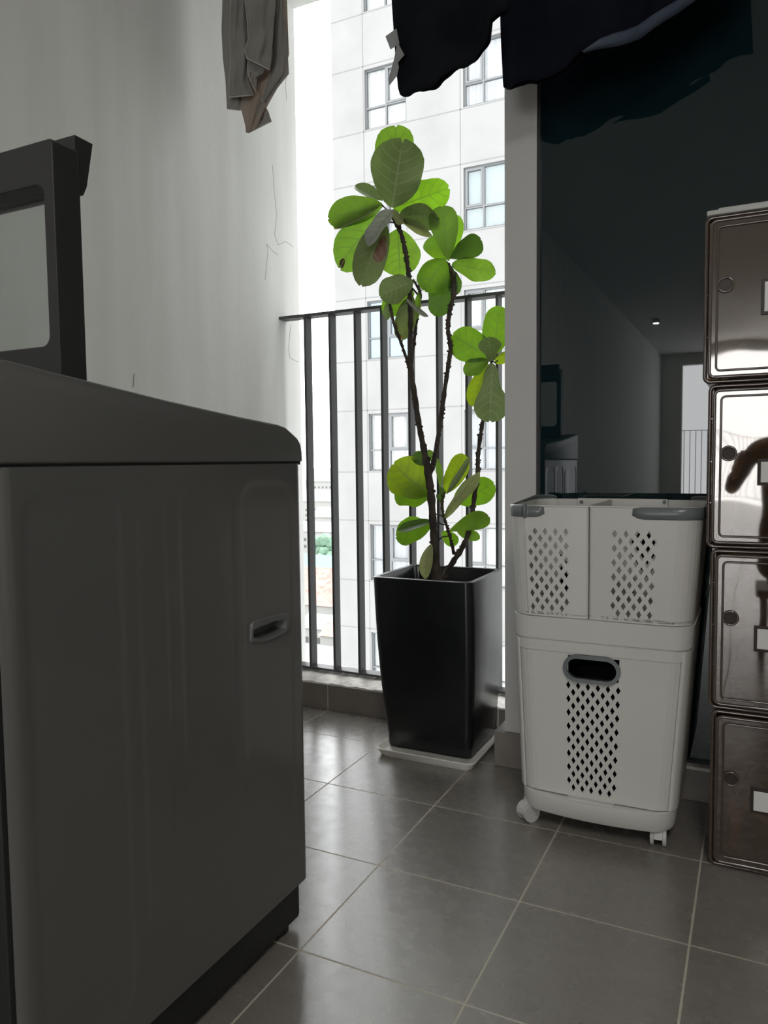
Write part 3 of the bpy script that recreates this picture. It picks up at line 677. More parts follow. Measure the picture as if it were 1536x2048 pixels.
# lower tuft
leaf(860,990,786,926,84,'leaf_y',.01,-.02,15,.08,.10,kind='rnd',wig=.05,sweep=.05)
leaf(862,992,790,985,62,'leaf_b',.015,.0,25,-.1,.10,kind='rnd',wig=.05,sweep=-.08)
leaf(851,932,829,904,28,'leaf_k',.01,.03,10,.08,.1,kind='rnd')
leaf(864,925,858,899,16,'leaf_m',.02,.03,30,.05,.2,kind='nar')
leaf(880,975,875,915,13,'leaf_m',.03,.05,40,.05,.2,kind='nar')
leaf(891,986,929,908,42,'leaf_y',.03,.05,20,.05,.08,kind='rnd')
leaf(893,988,940,914,14,'leaf_d',.028,.045,50,.05,.2,kind='nar')
leaf(890,1036,956,938,26,'leaf_p',-.02,-.08,40,-.12,.3,kind='nar',rip=.05)
leaf(908,1002,989,968,58,'leaf_b',.05,.06,15,.06,.08,kind='rnd',wig=.04)
leaf(898,1062,979,1030,38,'leaf_m',.0,.0,20,-.12,.15,kind='fid')
leaf(862,1050,790,1072,52,'leaf_b',.01,.0,20,.1,.1,kind='rnd',wig=.04)
leaf(863,1042,797,1066,20,'leaf_k',-.02,-.06,50,-.2,.3,kind='nar',sweep=-.1)
leaf(884,1064,915,1088,28,'leaf_b',.03,.04,10,.08,.1,kind='rnd')
leaf(914,1062,960,1076,22,'leaf_m',.03,.03,15,.08,.1,kind='rnd')
leaf(863,1088,850,1158,26,'leaf_p',-.05,-.08,10,.10,.15,kind='nar',sweep=-.12)
leaf(888,998,880,974,12,'leaf_k',-.01,-.01,20,.05,.4,kind='nar'); leaf(887,1008,873,988,10,'leaf_k',-.01,-.01,20,.05,.4,kind='nar')
petiole([(893,1050,-.01),(882,1048,-.01),(876,1043,-.01)]); petiole([(889,1036,-.01),(880,1030,-.01),(870,1028,-.0)]); petiole([(896,1072,.0),(884,1074,.0),(878,1080,.0)])
rebase(fig)
# saucer
sq0, sq1 = (-0.262, 0.828), (0.010, 1.088)
sau = []
for z, e in ((0.0, 0.0), (0.004, .003), (0.022, .012), (0.0235, .010), (0.020, .006), (0.010, -.001), (0.008, -.006)):
    sau.append([(x, y, z) for x, y in rsq((sq0[0]-e, sq0[1]-e), (sq1[0]+e, sq1[1]+e), .02)])
n = len(sau[0]); vs = [p for r_ in sau for p in r_]; fs = [(j*n+i, j*n+(i+1)%n, (j+1)*n+(i+1)%n, (j+1)*n+i) for j in range(len(sau)-1) for i in range(n)]
fs += [tuple(range(n))[::-1], tuple((len(sau)-1)*n+i for i in range(n))]
so = mesh_obj('plant_saucer', vs, fs, M['saucer'], smooth=True); so.data.set_sharp_from_angle(angle=math.radians(40))
tag(so, 'shallow white plastic square saucer under the black planter', 'saucer')

# ================================================================== LAUNDRY BASKET
BYF, BYB = 0.597, 0.885
bk = thing('laundry_basket', 'two-tier white plastic laundry basket on casters before the dark glass', 'laundry basket', (0.382, 0.74, 0))
def fp(x0, x1, y0, y1, rl, rr_, fc, bulge=.006, k=7, bc=()):
    """footprint loop starting at the left end of the front; fc, bc: x fractions (0-1) of the front and back columns between the arcs"""
    pts = []
    def arc(cx, cy, r, a0, a1, inc0=True, inc1=True):
        for i in range(k+1):
            if (i == 0 and not inc0) or (i == k and not inc1): continue
            a = math.radians(a0+(a1-a0)*i/k); pts.append((cx+r*math.cos(a), cy+r*math.sin(a)))
    xa, xb = x0+rl, x1-rr_
    for f in fc: pts.append((xa+(xb-xa)*f, y0))
    arc(x1-rr_, y0+rr_, rr_, -90, 0, inc0=False); arc(x1-rr_, y1-rr_, rr_, 0, 90)
    for f in bc[1:-1]: pts.append((xb+(xa-xb)*f, y1))
    arc(x0+rl, y1-rl, rl, 90, 180); arc(x0+rl, y0+rl, rl, 180, 270, inc1=False)
    out = []
    for (x, y) in pts:
        g = 4*(x-x0)*(x1-x)/((x1-x0)**2)
        out.append((x, y - bulge*g*(1 if y < (y0+y1)/2 else 0)))
    return out
def perforated(name, rowsf, zs, regions, fx, fz, mt, parent, bottom=True, thick=.0025, hole_extra=None):
    """rowsf(z) -> footprint loop; regions: (first column, columns, first row, rows, parity) of every diamond lattice"""
    loops = [rowsf(z) for z in zs]; L = len(loops[0]); vs = [(x, y, z) for lp, z in zip(loops, zs) for x, y in lp]; fs = []
    for j in range(len(zs)-1):
        for i in range(L):
            if any(r0 <= j < r0+Mn and c0 <= i < c0+N_ for c0, N_, r0, Mn, par in regions): continue
            if hole_extra and hole_extra(j, i): continue
            i2 = (i+1) % L; fs.append((j*L+i, j*L+i2, (j+1)*L+i2, (j+1)*L+i))
    for c0, N_, r0, Mn, par in regions:
        def vi(i, j): return (r0+j)*L + c0+i
        for i in range(N_+1):
            for j in range(Mn+1):
                if (i+j+par) % 2: continue
                nb = [(i+1, j), (i, j+1), (i-1, j), (i, j-1)]
                if 0 < i < N_ and 0 < j < Mn:
                    C_ = Vector(vs[vi(i,j)]); base = len(vs)
                    for k, (a_, b_) in enumerate(nb):
                        f = fx if k % 2 == 0 else fz; vs.append(tuple(C_.lerp(Vector(vs[vi(a_,b_)]), f)))
                    for k in range(4): fs.append((vi(*nb[k]), vi(*nb[(k+1)%4]), base+(k+1)%4, base+k))
                else:
                    for k in range(4):
                        a_, b_ = nb[k], nb[(k+1)%4]
                        if all(0 <= q[0] <= N_ and 0 <= q[1] <= Mn for q in (a_, b_)): fs.append((vi(i,j), vi(*a_), vi(*b_)))
    if bottom: fs.append(tuple(range(L))[::-1])
    o = mesh_obj(name, vs, fs, mt, parent, recalc=False)
    sm = o.modifiers.new('solid', 'SOLIDIFY'); sm.thickness = thick; sm.offset = -1
    return o
ZM, ZT = 0.4385, 0.737
xL0, xR0, xLt, xRt = 0.219, 0.541, 0.1835, 0.594         # front width at the bottom and at the rim
def taper(z, z0=0.04, z1=ZT): t = (z-z0)/(z1-z0); return xL0-.006+(xLt-xL0+.006)*t, xR0+.004+(xRt-xR0-.004)*t
def ydep(z): t = (z-.04)/(ZT-.04); return BYF+.008*(1-t), BYB-.02*(1-t)
def px_x(px, py, y=BYF): return PX(px, py, 1, y).x
def px_z(px, py, y=BYF): return PX(px, py, 1, y).z
def lattice(x0, x1, pa, pb, N_, left_cols=3, right_cols=3):
    """front column fractions with a lattice of N_ cells between x = pa and pb"""
    f0 = (pa-x0)/(x1-x0); f1 = (pb-x0)/(x1-x0)
    return [f0*i/left_cols for i in range(left_cols)] + [f0+(f1-f0)*i/N_ for i in range(N_+1)] + [f1+(1-f1)*(i+1)/right_cols for i in range(right_cols)]
# base with caster sockets
def loop_at(z, grow=0, bulge=.004, r=.045, fc=None):
    x0, x1 = taper(z); y0, y1 = ydep(z)
    return fp(x0-grow, x1+grow, y0-grow, y1+grow, r, r, fc or [i/12 for i in range(13)], bulge)
zz = [(.037,-.012,.014),(.042,-.003,.020),(.055,0,.026),(.075,.0005,.029),(.085,.0005,.029),(.0865,-.001,.028),(.0865,-.009,.006),(.084,-.012,.005)]
vs = []; 
for z, g, bu in zz: vs += [(x, y, z) for x, y in loop_at(z, g, bu)]
# the ledge follows a rising line towards the ends of the front
L = len(loop_at(.05)); fs = [(j*L+i, j*L+(i+1)%L, (j+1)*L+(i+1)%L, (j+1)*L+i) for j in range(len(zz)-1) for i in range(L)]
fs += [tuple(range(L))[::-1], tuple((len(zz)-1)*L+i for i in range(L))]
o = mesh_obj('base', vs, fs, M['basket'], bk, smooth=True); o.data.set_sharp_from_angle(angle=math.radians(35))
MB().bbox((0.325, BYF-.012, .0860), (0.425, BYF+.004, .0895), .001).build('base_clip', M['basket'], bk)
# sleeve that wraps the sides and back of the lower bin and ends in an edge at both front corners
sl = [loop_at(z, .003, .004) for z in (.088, .0885, .435, .436)]; run = [i for i, (x, y) in enumerate(loop_at(.2, .003, .004)) if y > BYF+.012 and i > 5]
vs = [(x, y, z) for lp_, z in zip(sl, (.088, .0885, .435, .436)) for x, y in [lp_[i] for i in run]]; n_ = len(run)
o = mesh_obj('side_sleeve', vs, [(j*n_+i, j*n_+i+1, (j+1)*n_+i+1, (j+1)*n_+i) for j in range(3) for i in range(n_-1)], M['basket'], bk, smooth=True); sm = o.modifiers.new('solid', 'SOLIDIFY'); sm.thickness = .0024; sm.offset = -1
# lower bin with the diamond grille and the oval hand hole
x0m, x1m = taper(.27); rr0 = .045
pa, pb = px_x(1127,1480), px_x(1243,1480); za, zb = px_z(1185,1597), px_z(1185,1362)
fcL = lattice(x0m+rr0, x1m-rr0, pa, pb, 12)
hz0, hz1 = px_z(1184,1366), px_z(1184,1311); hx0, hx1 = px_x(1127,1340), px_x(1242,1340)
zsL = [.0885+(za-.0885)*i/2 for i in range(2)] + [za+(zb-za)*i/17 for i in range(18)]
zr = len(zsL)
zh = [max(zb+.002, hz0+.004), hz1-.004]
zsL += [zh[0], zh[1]] + [zh[1]+(ZM-zh[1])*i/4 for i in range(1,5)]
def lowloop(z):
    x0, x1 = taper(z); y0, y1 = ydep(z)
    return fp(x0, x1, y0, y1, rr0, rr0, fcL, .004, bc=[1-f for f in fcL[::-1]])
# hand hole: drop the front cells behind the oval ring
ci = [k for k, f in enumerate(fcL[:-1]) if 3 <= k < 15]
def hx(j, i): return j == zr and (3+1) <= i < (3+11)
nF = len(fcL); perforated('lower_bin', lowloop, zsL, [(3,12,2,17,1), (nF-1+7+8-0+3,12,2,17,1)], .47, .56, M['basket'], bk, hole_extra=hx)
def oval(name, x0, x1, z0, z1, y, t, wdt, mt):
    r = (z1-z0)/2; pts = []
    for i in range(13): a = math.radians(-90+180*i/12); pts.append((x1-r+r*math.cos(a), (z0+z1)/2+r*math.sin(a)))
    for i in range(13): a = math.radians(90+180*i/12); pts.append((x0+r+r*math.cos(a), (z0+z1)/2+r*math.sin(a)))
    cx, cz = (x0+x1)/2, (z0+z1)/2
    inn = []
    r2 = r-wdt
    for i in range(13): a = math.radians(-90+180*i/12); inn.append((x1-r+r2*math.cos(a), cz+r2*math.sin(a)))
    for i in range(13): a = math.radians(90+180*i/12); inn.append((x0+r+r2*math.cos(a), cz+r2*math.sin(a)))
    n = len(pts); vs = []
    def yy(x): return y + .010*((x-cx)/.16)**2
    for src, dy in ((pts, 0.004), (pts, -t), (inn, -t), (inn, .012)): vs += [(x, yy(x)+dy, z) for x, z in src]
    fs = [(k*n+i, k*n+(i+1)%n, (k+1)*n+(i+1)%n, (k+1)*n+i) for k in range(3) for i in range(n)]
    o = mesh_obj(name, vs, fs, mt, bk, smooth=True); o.data.set_sharp_from_angle(angle=math.radians(40))
    bv = o.modifiers.new('solid', 'SOLIDIFY'); bv.thickness = .0005
    return o
oval('hand_hole_rim', hx0, hx1, hz0, hz1, BYF-.006, .003, .0085, M['basket_grey'])
# dark clothes heap added in the lower bin so that its holes look dark
vs = []; fs = []; nA, nB = 26, 16
x0, x1 = 0.245, 0.525
for j in range(nB+1):
    t = j/nB
    for i in range(nA):
        a = 2*math.pi*i/nA; c = math.cos(a); d = math.sin(a); rr = (abs(c)**4+abs(d)**4)**-.25
        hgt = .092+.27*t; sh = (1-.05*t-.9*max(0,t-.8)**1.4*3)*(1+.03*math.sin(i*1.7+j*1.3)+.02*math.sin(j*2.9-i))
        vs.append(((x0+x1)/2+(x1-x0)/2*c*rr*sh*.93, .742+.118*d*rr*sh*.93, hgt+.008*math.sin(i*.9+j)))
fs = [(j*nA+i, j*nA+(i+1)%nA, (j+1)*nA+(i+1)%nA, (j+1)*nA+i) for j in range(nB) for i in range(nA)] + [tuple(range(nA))[::-1], tuple(nB*nA+i for i in range(nA))]
tag(mesh_obj('added_laundry_heap', vs, fs, M['black_cloth'], smooth=True), 'dark laundry added inside the lower bin to darken its diamond holes', 'laundry')
# rim of the lower bin and the tray above
def band(name, z0, z1, g, mt, r=.045, bu=.004, closed=True, zs_=None):
    prof_ = [(z0, g-.004), (z0+.001, g), (z1-.001, g), (z1, g-.004)]
    vs = []; lp = None
    for z, gg in prof_:
        lp = loop_at(z, gg, bu, r); vs += [(x, y, z) for x, y in lp]
    L = len(lp); fs = [(j*L+i, j*L+(i+1)%L, (j+1)*L+(i+1)%L, (j+1)*L+i) for j in range(len(prof_)-1) for i in range(L)]
    fs += [tuple(range(L))[::-1], tuple((len(prof_)-1)*L+i for i in range(L))]
    o = mesh_obj(name, vs, fs, mt, bk, smooth=True); o.data.set_sharp_from_angle(angle=math.radians(40)); return o
def ringband(name, z0, z1, g, mt):
    vs = []; zs_ = [(z0, g-.003), (z0+.001, g), (z1-.001, g), (z1, g-.003)]
    for z, gg in zs_: lp = loop_at(z, gg); vs += [(x, y, z) for x, y in lp]
    L = len(lp); fs = [(j*L+i, j*L+(i+1)%L, (j+1)*L+(i+1)%L, (j+1)*L+i) for j in range(3) for i in range(L)]
    o = mesh_obj(name, vs, fs, mt, bk, smooth=True); o.data.set_sharp_from_angle(angle=math.radians(40)); return o
ringband('bin_rim', 0.412, 0.436, .0018, M['basket'])
ringband('corner_post', .0885, .20, -.001, M['basket']) if False else None
band('upper_tray', 0.4385, 0.4895, .003, M['basket'])
# two upper bins
xs_ = px_x(1177, 1100)
def upper_bin(side):
    pxa, pxb, pya, pyb = ((1053,1143,1229,1049) if side < 0 else (1217,1317,1243,1054))
    pa, pb = px_x(pxa, 1140), px_x(pxb, 1140); za, zb = px_z((pxa+pxb)/2, pyb+ (pya-pyb)), px_z((pxa+pxb)/2, pyb)
    rl, rr_ = (.045, .006) if side < 0 else (.006, .045)
    xm0, xm1 = taper(.61); X_0 = xm0 if side < 0 else xs_+.0008; X_1 = xs_-.0008 if side < 0 else xm1
    fc = lattice(X_0+rl, X_1-rr_, pa, pb, 9)
    zsb = [.4905, .50] + [za+(zb-za)*i/13 for i in range(14)] + [zb+(ZT-zb)*i/4 for i in range(1,5)]
    def lp(z):
        x0, x1 = taper(z); y0, y1 = ydep(z)
        if side < 0: x1 = xs_-.0008
        else: x0 = xs_+.0008
        return fp(x0, x1, y0, y1, rl, rr_, fc, .004, bc=[1-f for f in fc[::-1]])
    par = 0 if side < 0 else 1
    nm = 'upper_bin'
    o = perforated(nm, lp, zsb, [(3,9,2,13,par), (len(fc)-1+7+8+3,9,2,13,par)], .47, .56, M['basket'], bk)
    # rolled rim
    q = lp(ZT); MB().tube([(x, y+.001, ZT-.001) for x, y in q], .0022, 6, closed=True).build('bin_lip', M['basket'], o, smooth=True)
    # grey grip band round the outer corner
    def off(z, g): 
        x0, x1 = taper(z); y0, y1 = ydep(z)
        if side < 0: x1 = xs_-.0008
        else: x0 = xs_+.0008
        return fp(x0-g, x1+g, y0-g, y1+g, rl+g, rr_+g, fc, .004)
    lim = px_x(1094,1018) if side < 0 else px_x(1264,1020)
    z0g, z1g = ZT-.026, ZT+.001
    src = off((z0g+z1g)/2, .0)
    idx = [i for i, (x, y) in enumerate(src) if (x < lim if side < 0 else x > lim)]
    n_ = len(src)
    # order the indices as one run
    start = [i for i in idx if (i-1) % n_ not in idx][0]; run = []; i = start
    while i in idx: run.append(i); i = (i+1) % n_
    vs = []; fs = []; zl = [z0g, z0g+.002, z1g-.002, z1g]; prof_ = [(.001), (.0035), (.0035), (-.002)]
    m_ = len(run)
    for zi, (z, g) in enumerate(zip(zl, prof_)):
        lp_ = off(z, g)
        for k, ii in enumerate(run):
            e = 0
            if k in (0, m_-1): e = .008 if zi < 2 else -.004
            if k in (1, m_-2): e = .002 if zi < 2 else -.0005
            if zi >= 2: e += .011*sstep(BYF+.12, BYF+.24, lp_[ii][1])
            vs.append((lp_[ii][0], lp_[ii][1], z+e))
    fs = [(j*m_+i, j*m_+i+1, (j+1)*m_+i+1, (j+1)*m_+i) for j in range(3) for i in range(m_-1)]
    g_ = mesh_obj('grip_band', vs, fs, M['basket_grey'], o, smooth=True)
    sm = g_.modifiers.new('solid', 'SOLIDIFY'); sm.thickness = .004; sm.offset = -1
    return o
upper_bin(-1); upper_bin(1)
# screwed back bracket that stands above the rear rim
bx0, bx1 = PX(1155, 1005, 1, BYB-.012).x, PX(1337, 1005, 1, BYB-.012).x; bz1 = PX(1245, 997, 1, BYB-.012).z
br = frame = MB(); br.bbox((bx0, BYB-.018, ZT-.06), (bx1, BYB-.010, bz1), .004, 3).build('back_bracket', M['basket'], bk, angle=40)
for px_ in (1163, 1329):
    p = PX(px_, 1004, 1, BYB-.019); MB().cyl((p.x, BYB-.0205, p.z), (p.x, BYB-.016, p.z), .0045, 16).build('screw', M['basket_grey'], bk)
# casters
def caster(x, y, ang):
    c_ = bpy.data.objects.new('caster', None); COL.objects.link(c_); c_.parent = bk
    ax = Vector((math.cos(ang), math.sin(ang), 0)); fwd = Vector((-ax.y, ax.x, 0)); o_ = Vector((x, y, .0215))
    for s in (-1, 1): MB().cyl(o_+ax*(s*.009), o_+ax*(s*.0165), .0215, 28).build('wheel', M['caster'], c_, angle=40)
    b = MB(); hood = []
    for i in range(11): a = math.radians(-10+190*i/10); hood.append((math.cos(a)*.024, math.sin(a)*.024))
    vs = [o_+fwd*u+Vector((0,0,v))+ax*s*.0085 for s in (-1,1) for u, v in hood]; n_ = len(hood)
    b.add(vs, [tuple(range(n_)), tuple(range(n_,2*n_))[::-1]]+[(i, i+1, n_+i+1, n_+i) for i in range(n_-1)]+[(n_-1, 0, n_, 2*n_-1)])
    b.cyl(o_+Vector((0,0,.018)), o_+Vector((0,0,.034))+Vector((0,0,0)), .010); b.build('fork', M['caster'], c_, angle=40)
caster(0.226, 0.627, math.radians(-35)); caster(0.512, 0.635, math.radians(5)); caster(0.25, 0.845, .4); caster(0.50, 0.845, .2)
rebase(bk)

# ================================================================== STACK OF SMOKED SHOE BOXES
QY = 0.585; QD = 0.30; QW = 0.30; QH = 0.3275
def rect_loop(x0, x1, z0, z1, r, y, k=5): return [(x, y, z) for x, z in rrect(x0, x1, z0, z1, r, k)]
qx = [0.6150, 0.6090, 0.6000, 0.5890]                     # left edge of every box, from the floor up
qlab = ['smoked brown shoe box standing on the floor, bottom of the stack',
        'smoked brown shoe box second from the bottom, reflecting a pale patch and dark shoes',
        'smoked brown shoe box second from the top, mirroring the bright balcony and railing',
        'smoked brown shoe box topmost of the stack under a white cap']
for k in range(4):
    x0 = qx[k]; x1 = x0+QW; z0 = .004+k*QH; z1 = z0+QH-.006
    sb = thing('shoe_box', qlab[k], 'shoe box', ((x0+x1)/2, QY+QD/2, z0), 'smoked shoe boxes stacked beside the laundry basket')
    b = MB(); t_ = .003                                     # five sided body
    b.box((x0+.006, QY+.018, z0), (x0+.006+t_, QY+QD, z1)); b.box((x1-.006-t_, QY+.018, z0), (x1-.006, QY+QD, z1))
    b.box((x0+.009, QY+.018, z0), (x1-.009, QY+QD, z0+t_)); b.box((x0+.009, QY+.018, z1-t_), (x1-.009, QY+QD, z1)); b.box((x0+.009, QY+QD-t_, z0+t_), (x1-.009, QY+QD, z1-t_))
    b.build('box_body', M['smoked_body'], sb)
    b = MB()
    for ins, yy, r_ in ((.003, QY+.012, .0038), (.003, QY+.020, .0030), (.0115, QY+.005, .0034)): b.tube(rect_loop(x0+ins, x1-ins, z0+ins-.0015, z1-ins+.0015, .010, yy), r_, 8, closed=True)
    b.build('door_frame', M['brown_rim'], sb, smooth=True)
    dr = MB().bbox((x0+.012, QY+.004, z0+.012), (x1-.012, QY+.008, z1-.012), .0015).build('door', M['smoked_door'], sb)
    MB().tube(rect_loop(x0+.0235, x1-.0235, z0+.0225, z1-.0225, .008, QY+.003), .0022, 8, closed=True).build('inner_rim', M['brown_rim'], dr, smooth=True)
    kz = z0 + (3.911*T-.004-3*QH)*1.0 if False else z0+.187; kx = x0+.038
    b = MB(); b.tube([(kx+.0135*math.cos(a*math.pi/14), QY+.002, kz+.0135*math.sin(a*math.pi/14)) for a in range(28)], .0022, 8, closed=True)
    b.build('finger_ring', M['brown_rim'], dr, smooth=True)
    MB().cyl((kx, QY+.0025, kz), (kx, QY+.0042, kz), .0125, 28).build('finger_hole', M['hole_brown'], dr)
    lx = 0.6955; lh = .028 if k == 3 else .020; lz = kz-.030 if k == 3 else kz-.037; MB().bbox((lx-.006, QY+.0022, lz-lh-.006), (lx+.070, QY+.0042, lz+lh+.006), .0009).build('label_holder', M['hole_brown'], dr); b = MB(); b.bbox((lx, QY+.0012, lz-lh), (lx+.064, QY+.003, lz+lh), .0008); lb = b.build('label_card', M['label_white'], dr)
    if k == 3:
        b = MB(); ex = lx+.007; b.box((ex, QY+.0008, lz-.006), (ex+.002, QY+.0013, lz+.008))
        for e in (-.006, 0, .006): b.box((ex, QY+.0008, lz+e), (ex+.008, QY+.0013, lz+e+.002))
        b.build('label_print', M['ink'], lb)
    b = MB()
    for zz_ in (.27, .52, .78): b.box((x0+.0055, QY+.008, z0+QH*zz_), (x0+.0125, QY+.012, z0+QH*zz_+.0015))
    b.build('hinge_clip', M['brown_rim'], sb)
    rebase(sb)
cz = .004+4*QH-.006
cp = MB(); cp.bbox((qx[3]+.002, QY+.004, cz+.002), (qx[3]+QW-.002, QY+QD, cz+.012), .003); cp.bbox((qx[3]+.022, QY+.010, cz+.010), (qx[3]+QW-.012, QY+QD-.01, cz+.0165), .003)
tag(cp.build('stack_cap', M['cap_white'], angle=40), 'white plastic cap lying on the topmost smoked shoe box', 'cap')

def sneaker(x, y, z, mt, lab, s=1.0, name='shoe'):
    t = thing(name, lab, 'shoe', (x, y, z))
    secs = [(0,.030,.055),(.04,.036,.085),(.09,.036,.095),(.13,.038,.075),(.18,.044,.060),(.22,.044,.050),(.255,.034,.036),(.27,.012,.018)]
    vs = []; n = 16
    for (u, w_, h) in secs:
        for i in range(n):
            a = 2*math.pi*i/n; cx_ = math.cos(a); sz = math.sin(a)
            vs.append((x+w_*cx_*s, y+(.27-u)*s-.135*s, z+.018+max(0, (h*(.5+.5*sz)))*s))
    fs = [(j*n+i, j*n+(i+1)%n, (j+1)*n+(i+1)%n, (j+1)*n+i) for j in range(len(secs)-1) for i in range(n)] + [tuple(range(n))[::-1], tuple((len(secs)-1)*n+i for i in range(n))]
    mesh_obj('upper', vs, fs, M[mt], t, smooth=True)
    so_ = MB(); ol = [(x+(.045+.004*math.sin(i))*math.cos(2*math.pi*i/24)*s, y+.135*math.sin(2*math.pi*i/24)*s) for i in range(24)]
    so_.prism([(p[0], p[1]) for p in ol], z, z+.022*s, 2); so_.build('sole', M['washer_dark'] if mt == 'shoe_grey' else M['shoe_grey'], t)
    rebase(t); return t
fl = lambda k: .004+k*QH+.0035
for k, (mt, lab) in {3: ('shoe_black', 'black shoe inside the topmost smoked box'), 2: ('shoe_black', 'black shoe inside the second box from the top'), 1: ('shoe_grey', 'grey shoe inside the second box from the bottom')}.items():
    sneaker(qx[k]+.085, QY+.165, fl(k), mt, lab+', on its left'); sneaker(qx[k]+.20, QY+.165, fl(k), mt, lab+', on its right')
def heel(x, y, z, lab):
    t = thing('heeled_sandal', lab, 'sandal', (x, y, z)); b = MB(); prof_ = [(0,.105),(.04,.100),(.08,.070),(.12,.034),(.16,.014),(.20,.008),(.225,.010)]
    vs = []; fs = []
    for u, h in prof_:
        w_ = .022 if u < .1 else .034 if u < .21 else .02
        for dx, dz in ((-w_,0),(w_,0),(w_,.007),(-w_,.007)): vs.append((x+u, y+dx, z+h+dz))
    for j in range(len(prof_)-1):
        for i in range(4): fs.append((j*4+i, j*4+(i+1)%4, (j+1)*4+(i+1)%4, (j+1)*4+i))
    fs += [(3,2,1,0), tuple(len(vs)-4+i for i in range(4))]
    mesh_obj('footbed', vs, fs, M['tan_leather'], t)
    MB().tube([(x+.012,y,z+.103),(x+.014,y,z+.05),(x+.008,y,z)], [.016,.008,.006], 12).build('heel', M['tan_leather'], t, smooth=True)
    for u, h in ((.15,.05),(.185,.04)):
        MB().tube([(x+u,y-.034,z+.016),(x+u-.004,y-.028,z+h-.004),(x+u-.006,y,z+h+.008),(x+u-.004,y+.028,z+h-.004),(x+u,y+.034,z+.016)], .006, 8).build('strap', M['shoe_black'], t, smooth=True)
    MB().tube([(x+.02,y-.02,z+.108),(x+.03,y-.03,z+.14),(x+.055,y,z+.155),(x+.03,y+.03,z+.14),(x+.02,y+.02,z+.108)], .005, 8).build('strap', M['shoe_black'], t, smooth=True)
    rebase(t)
heel(qx[0]+.034, QY+.075, fl(0), 'tan high-heeled sandal near the front of the bottom box'); heel(qx[0]+.045, QY+.19, fl(0), 'tan high-heeled sandal at the back of the bottom box')

# ================================================================== WASHING ON THE LINE
HY = 0.75; HZ = 2.26
rk = thing('drying_rail', 'steel drying rail hung under the ceiling holding the washing', 'clothes rail', (0.2, HY, H))
MB().cyl((WX+.03, HY, HZ), (1.9, HY, HZ), .0125, 20).build('rod', M['steel'], rk, smooth=True)
for x in (-.62, 1.5): MB().cyl((x, HY, HZ+.008), (x, HY, H), .005, 12).build('hanger_rod', M['steel'], rk, smooth=True)
rebase(rk)
def drape(name, pix, y, mt, parent, amp=.010, wl=.045, layers=2, gap=.022, seed=1, top=HZ+.013, backshift=.012, thick=.0016, hem=.0):
    """pix: silhouette of the hem as (px, py) from left to right; the cloth hangs from the rail down to that hem"""
    rnd = random.Random(seed); pts = [PX(a, c_, 1, y) for a, c_ in pix]; nx = 64; nz = 22
    xs0 = pts[0].x; xs1 = pts[-1].x
    def zb(x):
        for p, q in zip(pts, pts[1:]):
            if x <= q.x+1e-9: return p.z+(q.z-p.z)*((x-p.x)/max(1e-6, q.x-p.x))
        return pts[-1].z
    fr_ = [(rnd.uniform(.7,1.4)/wl*2*math.pi/1.6, rnd.uniform(0,6.28), rnd.uniform(.5,1)) for _ in range(4)]
    vs = []; fs = []; n = nx+1
    for layer in range(layers):
        for j in range(nz+1):
            t = j/nz
            for i in range(n):
                x = xs0+(xs1-xs0)*i/nx; zB = zb(x)+(backshift if layer else 0)*(.5+.5*math.sin(x*40)); z = top+(zB-top)*t
                edge = math.sin(math.pi*min(1, max(0, i/nx)))**.5
                d = sum(a*math.sin(f*x+p+t*.6) for f, p, a in fr_)*amp*(.25+.75*t)
                off = (-1 if layer == 0 else 1)*(.0127*(1-t)+gap*.5*t)*(edge if t > .02 else 1)
                vs.append((x+.004*math.sin(t*7+i*.2), y+off+d*(1 if layer == 0 else .7), z+((.0012*math.sin(x*170)+.0018*math.sin(x*61+1)) if j == nz else 0)))
        base = layer*n*(nz+1)
        for j in range(nz):
            for i in range(nx): fs.append((base+j*n+i, base+j*n+i+1, base+(j+1)*n+i+1, base+(j+1)*n+i))
    if layers == 2:
        B2 = n*(nz+1)
        for i in range(nx): fs.append((i, i+1, B2+i+1, B2+i))
        for j in range(nz):
            for e in (0, nx): fs.append((j*n+e, (j+1)*n+e, B2+(j+1)*n+e, B2+j*n+e))
    o = mesh_obj(name, vs, fs, mt, parent, smooth=True)
    sm = o.modifiers.new('solid', 'SOLIDIFY'); sm.thickness = thick; sm.offset = 0
    return o
bt = thing('black_top', 'black cotton top with white care tags hanging above the plant', 'clothing', (0.02, HY, HZ))
drape('cloth_body', [(788,60),(792,130),(797,190),(805,196),(822,193),(850,183),(878,168),(885,160),(905,148),(925,140),(945,128),(962,112),(978,95),(984,80),(983,48),(1000,32),(1022,14)], HY, M['black_cloth'], bt, .006, .06, seed=3)
def tagq(pix, dys, name='care_tag'):
    pts = [PX(a, c_, 1, HY-.012+d) for (a, c_), d in zip(pix, dys)]
    o = mesh_obj(name, pts, [tuple(range(len(pts)))], M['tag_cloth'], bt); s_ = o.modifiers.new('s', 'SOLIDIFY'); s_.thickness = .0006
tagq([(771,73),(793,57),(799,88),(781,99)], [0,.004,.002,-.002])
tagq([(795,84),(809,110),(796,125),(798,135),(794,152),(779,171),(777,158),(788,120)], [0,-.01,-.006,-.004,0,0,.004,.004])
rebase(bt)
pn = thing('dark_trousers', 'black and navy garment with a blue-grey net edge hanging before the dark glass', 'clothing', (0.33, HY+.03, HZ))
drape('cloth_body', [(1002,172),(1010,176),(1030,175),(1050,168),(1078,165),(1100,157),(1130,142),(1150,128),(1170,108),(1200,100),(1240,92),(1275,80),(1300,62),(1330,42),(1360,24),(1400,-6),(1440,-30),(1500,-60)], HY, M['navy_cloth'], pn, .006, .07, seed=5, gap=.03, backshift=0)
pn.children[0].location.y = 0
